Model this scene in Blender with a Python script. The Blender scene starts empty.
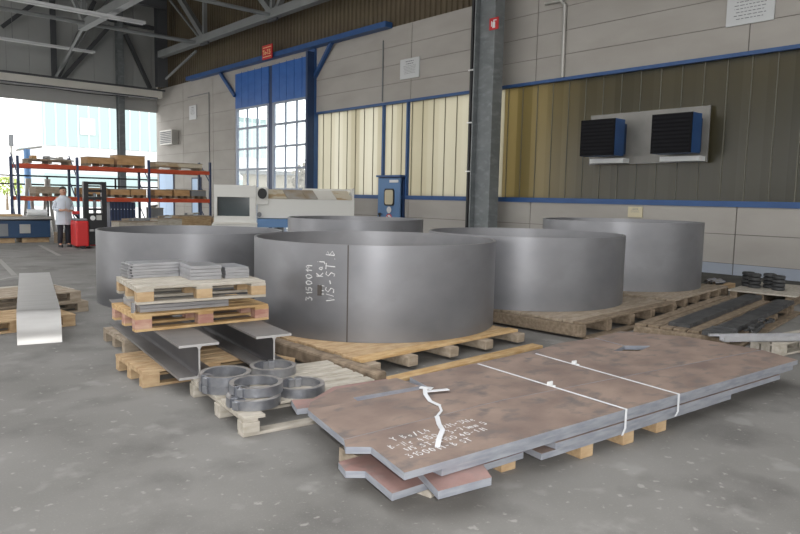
import bpy, math, random
from mathutils import Vector, Matrix
random.seed(7)
D = bpy.data
scene = bpy.context.scene
col = scene.collection
R = math.radians

# ------------------------------------------------------------------ materials
def new_mat(name, base, rough=0.6, metal=0.0, var=None, scale=(4, 4, 4), amt=0.5, detail=6.0,
            bump=0.0, bscale=40.0, third=None, thr=(0.35, 0.65), spec=0.5, rvar=0.0):
    m = D.materials.new(name); m.use_nodes = True
    nt = m.node_tree; n = nt.nodes; l = nt.links
    b = n['Principled BSDF']
    b.inputs['Roughness'].default_value = rough
    b.inputs['Metallic'].default_value = metal
    b.inputs['Specular IOR Level'].default_value = spec
    b.inputs['Base Color'].default_value = (*base, 1)
    tc = n.new('ShaderNodeTexCoord')
    if var is not None:
        mp = n.new('ShaderNodeMapping'); mp.inputs['Scale'].default_value = scale
        l.new(tc.outputs['Object'], mp.inputs['Vector'])
        no = n.new('ShaderNodeTexNoise'); no.inputs['Scale'].default_value = 1.0
        no.inputs['Detail'].default_value = detail
        l.new(mp.outputs['Vector'], no.inputs['Vector'])
        rp = n.new('ShaderNodeValToRGB')
        rp.color_ramp.elements[0].position = thr[0]; rp.color_ramp.elements[1].position = thr[1]
        rp.color_ramp.elements[0].color = (*base, 1); rp.color_ramp.elements[1].color = (*var, 1)
        l.new(no.outputs['Fac'], rp.inputs['Fac'])
        out = rp.outputs['Color']
        if third is not None:
            n2 = n.new('ShaderNodeTexNoise'); n2.inputs['Scale'].default_value = 2.6; n2.inputs['Detail'].default_value = 8
            l.new(mp.outputs['Vector'], n2.inputs['Vector'])
            r2 = n.new('ShaderNodeValToRGB')
            r2.color_ramp.elements[0].position = 0.52; r2.color_ramp.elements[1].position = 0.7
            l.new(n2.outputs['Fac'], r2.inputs['Fac'])
            mx = n.new('ShaderNodeMix'); mx.data_type = 'RGBA'
            l.new(r2.outputs['Color'], mx.inputs['Factor'])
            l.new(out, mx.inputs[6]); mx.inputs[7].default_value = (*third, 1)
            out = mx.outputs[2]
        l.new(out, b.inputs['Base Color'])
        if rvar:
            mr = n.new('ShaderNodeMapRange')
            mr.inputs['To Min'].default_value = rough - rvar; mr.inputs['To Max'].default_value = rough + rvar
            l.new(no.outputs['Fac'], mr.inputs['Value']); l.new(mr.outputs['Result'], b.inputs['Roughness'])
    if bump:
        nb = n.new('ShaderNodeTexNoise'); nb.inputs['Scale'].default_value = bscale; nb.inputs['Detail'].default_value = 5
        l.new(tc.outputs['Object'], nb.inputs['Vector'])
        bp = n.new('ShaderNodeBump'); bp.inputs['Strength'].default_value = bump; bp.inputs['Distance'].default_value = 0.01
        l.new(nb.outputs['Fac'], bp.inputs['Height']); l.new(bp.outputs['Normal'], b.inputs['Normal'])
    return m

M = {}
def mat(key, *a, **k): M[key] = new_mat(key, *a, **k); return M[key]

mat('ring_steel', (0.215, 0.217, 0.23), 0.40, 0.6, var=(0.31, 0.312, 0.328), scale=(1.1, 1.1, 1.6), detail=4, thr=(0.3, 0.75),
    third=(0.25, 0.25, 0.262), rvar=0.06)
mat('ring_edge', (0.30, 0.29, 0.29), 0.45, 0.6)
mat('weld', (0.09, 0.078, 0.07), 0.7, 0.2)
mat('chalk', (0.72, 0.72, 0.72), 0.95)
mat('plate_top', (0.19, 0.14, 0.122), 0.6, 0.1, var=(0.335, 0.25, 0.203), scale=(2.4, 3.4, 3), third=(0.17, 0.145, 0.135), detail=11, bump=0.1, thr=(0.30, 0.68))
mat('plate_red', (0.24, 0.15, 0.135), 0.6, 0.1, var=(0.36, 0.225, 0.20), scale=(3, 4, 3), third=(0.27, 0.20, 0.185), detail=11, bump=0.1)
mat('plate_edge', (0.27, 0.285, 0.325), 0.5, 0.3, var=(0.37, 0.385, 0.42), scale=(6, 6, 30), detail=4)
mat('beam_steel', (0.19, 0.18, 0.175), 0.55, 0.3, var=(0.24, 0.225, 0.215), scale=(3, 3, 3))
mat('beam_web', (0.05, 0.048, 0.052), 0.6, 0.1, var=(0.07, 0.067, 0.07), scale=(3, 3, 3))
mat('cut_face', (0.46, 0.45, 0.44), 0.5, 0.3)
mat('bright_plate', (0.36, 0.36, 0.375), 0.36, 0.6, var=(0.46, 0.46, 0.475), scale=(4, 4, 40), detail=3)
mat('plate_grey', (0.36, 0.35, 0.345), 0.45, 0.45, var=(0.42, 0.41, 0.40), scale=(3, 3, 3))
mat('shiny', (0.75, 0.75, 0.77), 0.16, 1.0)
mat('roller_steel', (0.34, 0.33, 0.315), 0.36, 0.5, var=(0.39, 0.38, 0.365), scale=(2, 9, 9), detail=3)
mat('forged', (0.30, 0.31, 0.34), 0.30, 0.8, var=(0.38, 0.39, 0.42), scale=(14, 14, 14), bump=0.15)
mat('forged_top', (0.26, 0.245, 0.235), 0.5, 0.4, var=(0.33, 0.31, 0.295), scale=(10, 10, 10))
mat('black_bar', (0.04, 0.042, 0.045), 0.55, 0.2, var=(0.075, 0.075, 0.075), scale=(3, 12, 12), bump=0.3)
mat('zinc', (0.62, 0.62, 0.64), 0.32, 0.7, var=(0.72, 0.72, 0.74), scale=(8, 8, 8))
for nm, a, b_ in (('wood', (0.40, 0.27, 0.15), (0.52, 0.38, 0.23)), ('wood_old', (0.28, 0.225, 0.165), (0.38, 0.32, 0.25)),
                  ('wood_grey', (0.38, 0.345, 0.285), (0.50, 0.46, 0.40)), ('wood_pink', (0.40, 0.20, 0.16), (0.54, 0.36, 0.27)),
                  ('wood_dirty', (0.17, 0.13, 0.09), (0.27, 0.21, 0.15)), ('wood_yellow', (0.46, 0.29, 0.13), (0.58, 0.41, 0.22))):
    mat(nm, a, 0.8, var=b_, scale=(7, 22, 22), detail=7, bump=0.25, bscale=30, spec=0.25)
mat('bark', (0.15, 0.11, 0.075), 0.9, var=(0.30, 0.23, 0.16), scale=(9, 9, 9), bump=0.6, bscale=22)
mat('panel', (0.355, 0.335, 0.305), 0.8, var=(0.40, 0.38, 0.35), scale=(1.0, 0.6, 1.5), detail=5, bump=0.08, bscale=30)
mat('joint', (0.14, 0.13, 0.12), 0.9)
mat('rib', (0.20, 0.19, 0.14), 0.7)
mat('plinth', (0.30, 0.335, 0.40), 0.75, var=(0.34, 0.375, 0.43), scale=(1, 1, 1))
mat('blue', (0.022, 0.075, 0.215), 0.45, var=(0.028, 0.09, 0.25), scale=(2, 2, 2))
mat('blue_dark', (0.012, 0.035, 0.10), 0.5)
mat('blue_sheet', (0.02, 0.105, 0.37), 0.42, var=(0.03, 0.13, 0.42), scale=(1.5, 1.5, 3))
mat('blue_door', (0.10, 0.21, 0.40), 0.45)
mat('frame_grey', (0.24, 0.28, 0.36), 0.45)
mat('pale_blue', (0.42, 0.58, 0.80), 0.5)
mat('steel_grey', (0.155, 0.17, 0.178), 0.5, 0.1, var=(0.20, 0.215, 0.22), scale=(1.2, 1.2, 2.5), third=(0.24, 0.26, 0.265))
mat('truss_grey', (0.20, 0.21, 0.21), 0.5, 0.1, var=(0.24, 0.25, 0.25), scale=(1, 1, 1))
mat('truss_dark', (0.07, 0.074, 0.08), 0.6)
mat('black', (0.012, 0.012, 0.014), 0.45)
mat('black_louver', (0.010, 0.010, 0.012), 0.8, spec=0.15)
mat('brown_sheet', (0.085, 0.062, 0.036), 0.6, var=(0.115, 0.09, 0.052), scale=(1, 0.4, 1))
mat('back_panel', (0.36, 0.37, 0.365), 0.7, var=(0.40, 0.41, 0.40), scale=(0.5, 0.5, 0.5))
mat('ceiling', (0.20, 0.20, 0.195), 0.85)
mat('cream', (0.62, 0.60, 0.55), 0.6, var=(0.68, 0.66, 0.61), scale=(1, 1, 1))
mat('white', (0.74, 0.75, 0.75), 0.6)
mat('white_band', (0.60, 0.61, 0.62), 0.6)
mat('lintel', (0.42, 0.42, 0.41), 0.7)
mat('machine_white', (0.66, 0.655, 0.62), 0.5)
mat('machine_tan', (0.42, 0.31, 0.18), 0.7, var=(0.55, 0.49, 0.38), scale=(1.2, 3, 3), thr=(0.45, 0.55))
mat('duct_dark', (0.06, 0.06, 0.06), 0.9, spec=0.1)
mat('cover_grey', (0.36, 0.34, 0.31), 0.7, var=(0.30, 0.24, 0.17), scale=(2, 3, 3))
mat('glass_dark', (0.05, 0.065, 0.07), 0.15)
mat('red', (0.55, 0.02, 0.02), 0.4)
mat('red_sign', (0.50, 0.02, 0.022), 0.5)
mat('sign_gold', (0.85, 0.62, 0.32), 0.6)
mat('rack_red', (0.50, 0.07, 0.025), 0.5)
mat('rack_blue', (0.035, 0.055, 0.12), 0.5)
mat('carton', (0.40, 0.23, 0.10), 0.8, var=(0.50, 0.31, 0.15), scale=(3, 3, 8))
mat('text_grey', (0.20, 0.21, 0.22), 0.8)
mat('sign_paper', (0.56, 0.575, 0.58), 0.5)
mat('yellow_note', (0.60, 0.54, 0.38), 0.7)
mat('sheet', (0.22, 0.215, 0.20), 0.5, 0.2, var=(0.27, 0.26, 0.24), scale=(2, 2, 2))
mat('galv', (0.42, 0.42, 0.40), 0.4, 0.5, var=(0.48, 0.47, 0.44), scale=(2, 2, 2))
mat('navy', (0.02, 0.03, 0.07), 0.5)
mat('machine_blue', (0.02, 0.055, 0.12), 0.5)
mat('skin', (0.52, 0.30, 0.21), 0.55)
mat('hair', (0.035, 0.025, 0.02), 0.7)
mat('coat', (0.56, 0.60, 0.66), 0.8)
mat('trousers', (0.02, 0.022, 0.03), 0.8)
mat('teal_sheet', (0.33, 0.43, 0.425), 0.6)
mat('leaf', (0.32, 0.42, 0.10), 0.7, var=(0.45, 0.52, 0.16), scale=(2, 2, 2))
mat('bare_twigs', (0.33, 0.30, 0.25), 0.8)
mat('trunk', (0.2, 0.15, 0.1), 0.9)
mat('yard', (0.55, 0.54, 0.52), 0.9, var=(0.62, 0.61, 0.6), scale=(0.3, 0.3, 0.3))
mat('tape', (0.70, 0.71, 0.73), 0.4)
mat('grime', (0.045, 0.043, 0.036), 0.85, var=(0.07, 0.066, 0.055), scale=(2, 2, 2))
mat('line_paint', (0.30, 0.29, 0.27), 0.8)

# asphalt floor: grey, worn, with light scuffs and dark stains
def floor_mat():
    m = D.materials.new('asphalt'); m.use_nodes = True
    nt = m.node_tree; n = nt.nodes; l = nt.links; b = n['Principled BSDF']
    b.inputs['Roughness'].default_value = 0.72; b.inputs['Specular IOR Level'].default_value = 0.4
    tc = n.new('ShaderNodeTexCoord')
    def noise(s, d, dist=0.0):
        t = n.new('ShaderNodeTexNoise'); t.inputs['Scale'].default_value = s; t.inputs['Detail'].default_value = d
        t.inputs['Distortion'].default_value = dist
        l.new(tc.outputs['Object'], t.inputs['Vector']); return t.outputs['Fac']
    def ramp(src, p0, p1, c0, c1):
        r = n.new('ShaderNodeValToRGB'); e = r.color_ramp.elements
        e[0].position = p0; e[1].position = p1; e[0].color = (*c0, 1); e[1].color = (*c1, 1)
        l.new(src, r.inputs['Fac']); return r.outputs['Color']
    def mix(f, a, c):
        x = n.new('ShaderNodeMix'); x.data_type = 'RGBA'; l.new(f, x.inputs['Factor']); l.new(a, x.inputs[6])
        x.inputs[7].default_value = (*c, 1); return x.outputs[2]
    base = ramp(noise(0.6, 9), 0.36, 0.66, (0.168, 0.162, 0.150), (0.232, 0.224, 0.211))
    c = mix(ramp(noise(1.7, 10), 0.50, 0.70, (0, 0, 0), (0.7, 0.7, 0.7)), base, (0.105, 0.10, 0.094))
    c = mix(ramp(noise(3.1, 12), 0.60, 0.70, (0, 0, 0), (0.6, 0.6, 0.6)), c, (0.29, 0.282, 0.265))
    c = mix(ramp(noise(14, 8), 0.64, 0.70, (0, 0, 0), (0.6, 0.6, 0.6)), c, (0.36, 0.345, 0.32))
    c = mix(ramp(noise(70, 3), 0.60, 0.75, (0, 0, 0), (0.5, 0.5, 0.5)), c, (0.28, 0.27, 0.255))
    l.new(c, b.inputs['Base Color'])
    bp = n.new('ShaderNodeBump'); bp.inputs['Strength'].default_value = 0.25; bp.inputs['Distance'].default_value = 0.006
    l.new(noise(90, 4), bp.inputs['Height']); l.new(bp.outputs['Normal'], b.inputs['Normal'])
    return m
M['asphalt'] = floor_mat()

# translucent profiled glass strips: every strip a little different in tone
def uglass_mat(c0, c1):
    m = D.materials.new('profiled_glass'); m.use_nodes = True
    nt = m.node_tree; n = nt.nodes; l = nt.links
    n.remove(n['Principled BSDF']); out = n['Material Output']
    tc = n.new('ShaderNodeTexCoord'); sp = n.new('ShaderNodeSeparateXYZ'); l.new(tc.outputs['Object'], sp.inputs[0])
    mu = n.new('ShaderNodeMath'); mu.operation = 'DIVIDE'; mu.inputs[1].default_value = 0.55; l.new(sp.outputs['Y'], mu.inputs[0])
    fl = n.new('ShaderNodeMath'); fl.operation = 'FLOOR'; l.new(mu.outputs[0], fl.inputs[0])
    wn = n.new('ShaderNodeTexWhiteNoise'); wn.noise_dimensions = '1D'; l.new(fl.outputs[0], wn.inputs['W'])
    rp = n.new('ShaderNodeValToRGB'); e = rp.color_ramp.elements
    e[0].color = (*c0, 1); e[1].color = (*c1, 1)
    l.new(wn.outputs['Value'], rp.inputs['Fac'])
    tr = n.new('ShaderNodeBsdfTranslucent'); l.new(rp.outputs['Color'], tr.inputs['Color'])
    df = n.new('ShaderNodeBsdfDiffuse'); df.inputs['Color'].default_value = (0.03, 0.03, 0.022, 1)
    gl = n.new('ShaderNodeBsdfGlossy'); gl.inputs['Roughness'].default_value = 0.25
    a1 = n.new('ShaderNodeAddShader'); l.new(tr.outputs[0], a1.inputs[0]); l.new(df.outputs[0], a1.inputs[1])
    mx = n.new('ShaderNodeMixShader'); mx.inputs[0].default_value = 0.035
    l.new(a1.outputs[0], mx.inputs[1]); l.new(gl.outputs[0], mx.inputs[2]); l.new(mx.outputs[0], out.inputs['Surface'])
    return m
M['uglass_1'] = uglass_mat((0.47, 0.445, 0.365), (0.60, 0.585, 0.52)); M['uglass_2'] = uglass_mat((0.27, 0.23, 0.125), (0.36, 0.31, 0.19))  # second glass tinted darker: dimmer daylight behind it is put into the colour
def clear_glass():
    m = D.materials.new('clear_glass'); m.use_nodes = True
    nt = m.node_tree; n = nt.nodes; l = nt.links
    n.remove(n['Principled BSDF']); out = n['Material Output']
    t = n.new('ShaderNodeBsdfTransparent'); t.inputs['Color'].default_value = (0.9, 0.93, 0.93, 1)
    g = n.new('ShaderNodeBsdfGlossy'); g.inputs['Roughness'].default_value = 0.03
    mx = n.new('ShaderNodeMixShader'); mx.inputs[0].default_value = 0.06
    l.new(t.outputs[0], mx.inputs[1]); l.new(g.outputs[0], mx.inputs[2]); l.new(mx.outputs[0], out.inputs['Surface'])
    return m
M['clear_glass'] = clear_glass()

# ------------------------------------------------------------------ mesh builder
class MB:
    def __init__(s): s.v = []; s.f = []; s.m = []; s.sm = []
    def add(s, vs, fs, mi=0, smooth=False):
        o = len(s.v); s.v += [tuple(p) for p in vs]
        for i, f in enumerate(fs):
            s.f.append([o + k for k in f]); s.m.append(mi[i] if isinstance(mi, (list, tuple)) else mi); s.sm.append(smooth)
        return s
    def box(s, x0, x1, y0, y1, z0, z1, mi=0):
        vs = [(x, y, z) for x in (x0, x1) for y in (y0, y1) for z in (z0, z1)]
        return s.add(vs, [(0, 1, 3, 2), (4, 6, 7, 5), (0, 4, 5, 1), (2, 3, 7, 6), (0, 2, 6, 4), (1, 5, 7, 3)], mi)
    def obox(s, c, size, rz=0.0, mi=0):
        ca, sa = math.cos(rz), math.sin(rz); vs = []
        for i in (-.5, .5):
            for j in (-.5, .5):
                for k in (-.5, .5):
                    x, y = i*size[0], j*size[1]
                    vs.append((c[0]+x*ca-y*sa, c[1]+x*sa+y*ca, c[2]+k*size[2]))
        return s.add(vs, [(0, 1, 3, 2), (4, 6, 7, 5), (0, 4, 5, 1), (2, 3, 7, 6), (0, 2, 6, 4), (1, 5, 7, 3)], mi)
    def bar(s, p, q, w, h, mi=0, up=(0, 0, 1)):
        p = Vector(p); q = Vector(q); d = (q-p).normalized(); u = Vector(up)
        if abs(d.dot(u)) > 0.98: u = Vector((0, 1, 0))
        a = d.cross(u).normalized(); b = a.cross(d).normalized()
        vs = [e + a*i*w + b*j*h for e in (p, q) for i in (-.5, .5) for j in (-.5, .5)]
        return s.add(vs, [(0, 1, 3, 2), (4, 6, 7, 5), (0, 4, 5, 1), (2, 3, 7, 6), (0, 2, 6, 4), (1, 5, 7, 3)], mi)
    def cyl(s, p, q, r, n=16, r2=None, mi=0, cap=True):
        p = Vector(p); q = Vector(q); d = (q-p).normalized(); r2 = r if r2 is None else r2
        u = Vector((0, 0, 1)) if abs(d.z) < .9 else Vector((1, 0, 0))
        a = d.cross(u).normalized(); b = d.cross(a)
        A = [p + (a*math.cos(t)+b*math.sin(t))*r for t in [2*math.pi*i/n for i in range(n)]]
        B = [q + (a*math.cos(t)+b*math.sin(t))*r2 for t in [2*math.pi*i/n for i in range(n)]]
        s.add(A+B, [(i, (i+1) % n, n+(i+1) % n, n+i) for i in range(n)], mi, True)
        if cap: s.add(A, [tuple(range(n))[::-1]], mi); s.add(B, [tuple(range(n))], mi)
        return s
    def tube(s, pts, r, n=8, mi=0):
        for a, b in zip(pts, pts[1:]): s.cyl(a, b, r, n, mi=mi)
        return s
    def prism(s, poly, z0, z1, mside=0, mtop=0):
        A = sum(poly[i][0]*poly[(i+1) % len(poly)][1]-poly[(i+1) % len(poly)][0]*poly[i][1] for i in range(len(poly)))
        if A < 0: poly = poly[::-1]
        n = len(poly); vs = [(x, y, z0) for x, y in poly]+[(x, y, z1) for x, y in poly]
        s.add(vs, [tuple(range(n))[::-1]], mtop); s.add(vs, [tuple(range(n, 2*n))], mtop)
        s.add(vs, [(i, (i+1) % n, n+(i+1) % n, n+i) for i in range(n)], mside); return s
    def lathe(s, prof, n=64, a0=0.0, a1=2*math.pi, mi=0, closed=True, c=(0, 0)):
        # profile list of (r,z); each profile segment its own strip so edges stay sharp
        full = abs(a1-a0-2*math.pi) < 1e-6
        k = n if full else n+1
        segs = list(zip(prof, prof[1:]+(prof[:1] if closed else []))) if closed else list(zip(prof, prof[1:]))
        for j, (p, q) in enumerate(segs):
            vs = []
            for i in range(k):
                t = a0+(a1-a0)*i/n
                for r, z in (p, q): vs.append((c[0]+r*math.cos(t), c[1]+r*math.sin(t), z))
            fs = [(2*i, 2*((i+1) % k), 2*((i+1) % k)+1, 2*i+1) for i in range(n)]
            s.add(vs, fs, mi[j] if isinstance(mi, (list, tuple)) else mi, True)
        if not full and closed:
            for t, rev in ((a0, 0), (a1, 1)):
                vs = [(c[0]+r*math.cos(t), c[1]+r*math.sin(t), z) for r, z in prof]
                idx = tuple(range(len(prof))); s.add(vs, [idx[::-1] if rev == 0 else idx], mi[0] if isinstance(mi, (list, tuple)) else mi)
        return s
    def build(s, name, mats, parent=None, loc=None, rz=0.0, bevel=0.0):
        me = D.meshes.new(name); me.from_pydata(s.v, [], s.f)
        for mm in (mats if isinstance(mats, (list, tuple)) else [mats]):
            me.materials.append(M[mm] if isinstance(mm, str) else mm)
        for p, mi, sm in zip(me.polygons, s.m, s.sm): p.material_index = mi; p.use_smooth = sm
        me.validate(); me.update()
        o = D.objects.new(name, me); col.objects.link(o)
        if parent: o.parent = parent
        if loc: o.location = loc
        o.rotation_euler.z = rz
        if bevel:
            b = o.modifiers.new('bevel', 'BEVEL'); b.width = bevel; b.segments = 2; b.limit_method = 'ANGLE'; b.angle_limit = R(50)
        return o

def tag(o, label=None, cat=None, group=None, kind=None):
    if label: o['label'] = label
    if cat: o['category'] = cat
    if group: o['group'] = group
    if kind: o['kind'] = kind
    return o
def empty(name, loc, rz=0.0, label=None, cat=None, group=None):
    o = D.objects.new(name, None); col.objects.link(o); o.location = loc; o.rotation_euler.z = rz
    o.empty_display_size = 0.2
    return tag(o, label, cat, group)
def struct(o, label=None, cat=None):
    o['kind'] = 'structure'
    return tag(o, label, cat)
def copy_tree(o, parent=None):
    c = o.copy(); col.objects.link(c)
    if parent: c.parent = parent
    for ch in [k for k in D.objects if k.parent == o]: copy_tree(ch, c)
    return c

# ------------------------------------------------------------------ room shell
WX = 16.4
YB = 41.0
# floor
struct(MB().box(-18, 18, -12, YB, -0.2, 0.0).build('floor', 'asphalt'), 'grey worn asphalt hall floor with scuffs and stains', 'floor')
struct(MB().box(-30, 70, YB, 130, -0.2, -0.004).build('ground', 'yard'), 'sunlit pale yard outside the open hall end', 'ground')

# right wall: panels with joints, openings for the window strips and the sliding door
zrows = [(0.0, 0.26), (0.27, 0.95), (0.965, 1.60), (5.15, 5.78), (5.795, 6.44), (6.455, 7.1), (7.115, 7.80)]
ycuts = [-8, -5.3, 0.68, 6.68, 12.68, 18.16, 24.12]
w = MB()
g = 0.012
for a, b in zip(ycuts, ycuts[1:]):
    for z0, z1 in zrows:
        if z1 <= 1.7 and b == 24.12:      # gap for the personnel door
            w.box(WX, WX+.25, a+g, 18.45, z0, z1, 2 if z0 == 0 else 0); w.box(WX, WX+.25, 19.8, b-g, z0, z1, 2 if z0 == 0 else 0)
        else:
            w.box(WX, WX+.25, a+g, b-g, z0, z1, 2 if z0 == 0 else 0)
fy = [31.2, 33.6, 37.3, 41.2]
for a, b in zip(fy, fy[1:]):
    z = 0.0
    for z1 in (0.9, 1.9, 2.9, 3.9, 4.9, 5.85, 6.8, 7.8):
        w.box(WX, WX+.25, a+g, b-g, z+g, z1, 0); z = z1
w.box(WX, WX+.25, 24.12, 31.2, 7.55, 7.8, 0)
# backing that shows in the joints
w.box(WX+.06, WX+.2, -8, 24.1, 0, 1.58, 1) if False else None
for y in ycuts[1:-1]:
    w.box(WX+.02, WX+.2, y-.02, y+.02, 0 if y < 18 or y > 20 else 0.0, 1.58, 1); w.box(WX+.02, WX+.2, y-.02, y+.02, 5.15, 7.8, 1)
for z in (0.265, 0.957): 
    w.box(WX+.02, WX+.2, -8, 18.45, z-.02, z+.02, 1); w.box(WX+.02, WX+.2, 19.8, 24.1, z-.02, z+.02, 1)
for z in (5.787, 6.447, 7.107): w.box(WX+.02, WX+.2, -8, 24.1, z-.02, z+.02, 1)
w.box(WX+.03, WX+.2, 31.25, 41.2, 0, 7.8, 1)
struct(w.build('wall_right', ['panel', 'joint', 'plinth']), 'long wall of beige grey precast panels with thin joints', 'wall')
# ribbed brown sheet above the panels
w = MB(); y = -8.0; prof = []
while y < 41.2:
    prof += [(WX+.10, y), (WX+.10, y+.10), (WX+.04, y+.13), (WX+.04, y+.23)]; y += .26
poly = prof + [(WX+.2, 41.3), (WX+.2, -8)]
n = len(poly); vs = [(x, yy, 7.8) for x, yy in poly]+[(x, yy, 13.4) for x, yy in poly]
w.add(vs, [(i, (i+1) % n, n+(i+1) % n, n+i) for i in range(n)])
struct(w.build('wall_upper', 'brown_sheet'), 'band of ribbed brown sheet metal above the door rail', 'wall')

# window strips
def window_strip(name, y0, y1, label):
    root = struct(empty(name, (WX, (y0+y1)/2, 1.74)), label, 'window')
    oy = (y0+y1)/2; oz = 1.74
    m = MB(); y = math.floor(y0/.55)*.55
    r = MB()
    while y < y1:
        a, b = max(y+.012, y0), min(y+.538, y1)
        if b > a:
            m.box(.10, .13, a-oy, b-oy, 0, 3.32)
        if y0 < y < y1: r.box(.08, .14, y-.007-oy, y+.007-oy, 0, 3.32)
        y += .55
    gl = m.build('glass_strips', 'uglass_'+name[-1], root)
    gl2 = gl
    r.build('joint_bars', 'rib', root)
    MB().box(-.03, .2, y0-oy, y1-oy, -.14, 0).build('window_sill', 'blue', root); MB().box(-.03, .2, y0-oy, y1-oy, 3.32, 3.41).build('window_head', 'blue', root)
    return root
window_strip('window_1', 13.9, 24.1, 'wide strip of cream translucent profiled glass between blue door and column')
window_strip('window_2', -8, 13.9, 'olive strip of translucent profiled glass right of the column, darkened for dim daylight')
mm = MB()
for yy in (18.3, 19.65): mm.box(WX-.03, WX+.09, yy-.04, yy+.04, 1.6, 5.1)
struct(mm.build('trim_1', 'blue'), 'two blue posts rising above the small blue door', 'trim')

# sliding door
dr = struct(empty('door_1', (WX+.05, 27.7, 0)), 'tall blue two leaf hall door with glazed lower part', 'door')
def door_leaf(y0, y1, nm):
    oy = 27.7
    f = MB(); a, b = y0-oy, y1-oy; st = .16
    f.box(-.04, .06, a, a+st, 0, 5.86, 0); f.box(-.04, .06, b-st, b, 0, 5.86, 0)
    z = .9
    rows = [0.0, 0.95, 1.92, 2.88, 3.87, 4.87, 5.84]
    for z in rows: f.box(-.04, .06, a+st, b-st, max(z-.05, 0), z+.05, 0)
    wd = (b-a-2*st)/3
    for k in (1, 2): f.box(-.03, .05, a+st+k*wd-.035, a+st+k*wd+.035, 0, 5.8, 0)
    lf = f.build('door_leaf', 'frame_grey', dr)
    p = MB(); p.box(-.05, .05, a, b, 5.88, 7.62)
    for k in range(1, 5): p.box(-.06, -.05, a+(b-a)*k/5-.015, a+(b-a)*k/5+.015, 5.9, 7.6)
    p.build('blue_panel', 'blue_sheet', lf)
    MB().box(.0, .012, a+st, b-st, .05, 5.8).build('pane', 'clear_glass', lf)
door_leaf(24.55, 27.64, 'r'); door_leaf(27.95, 31.15, 'l')
MB().box(-.02, .03, -.06, .25, 0, 7.62).build('gap_strip', 'blue_dark', dr)
j = MB(); j.box(-.16, .12, -3.65, -3.17, 0, 7.75); j.build('jamb', 'blue', dr)
MB().box(-.5, -.16, -3.64, -3.5, 0, 7.6).build('jamb_flange', 'blue_dark', dr)
rl = MB(); rl.box(-.42, -.08, 19.2-27.7, 36.1-27.7, 7.76, 7.96); rl.build('door_rail', 'blue', dr)
for (p, q) in (((-.22, 32.4-27.7, 7.74), (-.1, 31.1-27.7, 6.5)), ((-.22, 22.75-27.7, 7.8), (-.1, 24.3-27.7, 6.4))):
    MB().bar(p, q, .14, .14).build('rail_brace', 'blue', dr)

# small blue personnel door standing in the window strip
pd = struct(empty('door_2', (WX-.02, 19.0, 0)), 'blue personnel door with a small window beneath the glass strip', 'door')
a = .60
fr = MB(); fr.box(-.05, .15, -a-.06, -a, 0, 2.4); fr.box(-.05, .15, a, a+.2, 0, 2.4); fr.box(-.05, .15, -a-.06, a+.06, 2.3, 2.4)
fr.box(.08, .14, -a-.04, a+.04, 0, 2.4); fr.build('door_frame', 'blue_dark', pd)
hd = MB().box(-.26, .0, -a-.08, a+.08, 2.40, 2.47); hd.build('door_hood', 'blue', pd)
# leaf swung slightly open: built turned about its hinge
lf = MB(); lf.box(-.06, 0, -a, a, .02, 2.36)
leaf = lf.build('door_leaf', 'blue_door', pd); leaf.location = (-.10, 0.04, 0); leaf.rotation_euler.z = R(2)
wn = MB()
def rrect(x, y0, y1, z0, z1, r, t=.02):
    pts = []
    for cy, cz, a0 in ((y1-r, z1-r, 0), (y0+r, z1-r, 90), (y0+r, z0+r, 180), (y1-r, z0+r, 270)):
        for k in range(5):
            t_ = R(a0+90*k/4); pts.append((cy+r*math.cos(t_), cz+r*math.sin(t_)))
    return pts
def plate_yz(mb, pts, x0, x1, mi=0):
    n = len(pts); vs = [(x0, y, z) for y, z in pts]+[(x1, y, z) for y, z in pts]
    mb.add(vs, [tuple(range(n))], mi); mb.add(vs, [tuple(range(n, 2*n))[::-1]], mi)
    mb.add(vs, [(i, n+i, n+(i+1) % n, (i+1) % n) for i in range(n)], mi); return mb
plate_yz(wn, rrect(0, -.30, .24, 1.35, 1.98, .1), -.085, -.055).build('window_gasket', 'black', leaf)
plate_yz(MB(), rrect(0, -.25, .19, 1.40, 1.93, .09), -.095, -.06).build('window_pane', 'yellow_note', leaf)
c_ = [( -.03+.12*math.cos(R(i*18)), 1.2+.12*math.sin(R(i*18))) for i in range(20)]
plate_yz(MB(), c_, -.075, -.055).build('round_notice', 'white', leaf)
c_ = [( -.03+.16*math.cos(R(i*18)), .9+.16*math.sin(R(i*18))) for i in range(20)]
ps = plate_yz(MB(), c_, -.075, -.055).build('prohibition_sign', 'red', leaf)
c2 = [( -.03+.12*math.cos(R(i*18)), .9+.12*math.sin(R(i*18))) for i in range(20)]
plate_yz(MB(), c2, -.085, -.06).build('sign_disc', 'white', ps)
MB().bar((-.09, .05, .99), (-.09, -.11, .81), .03, .01, up=(1, 0, 0)).build('sign_bar', 'red', ps)
hb = MB(); hb.box(-.13, -.05, .45, .5, 1.0, 1.06); hb.box(-.13, -.10, .3, .5, 1.02, 1.05); hb.box(-.08, -.05, .43, .52, .88, 1.08); hb.build('door_handle', 'black', leaf)
MB().box(-.09, -.05, -.5, -.05, 2.2, 2.3).build('door_plate', 'white', leaf)

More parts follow.
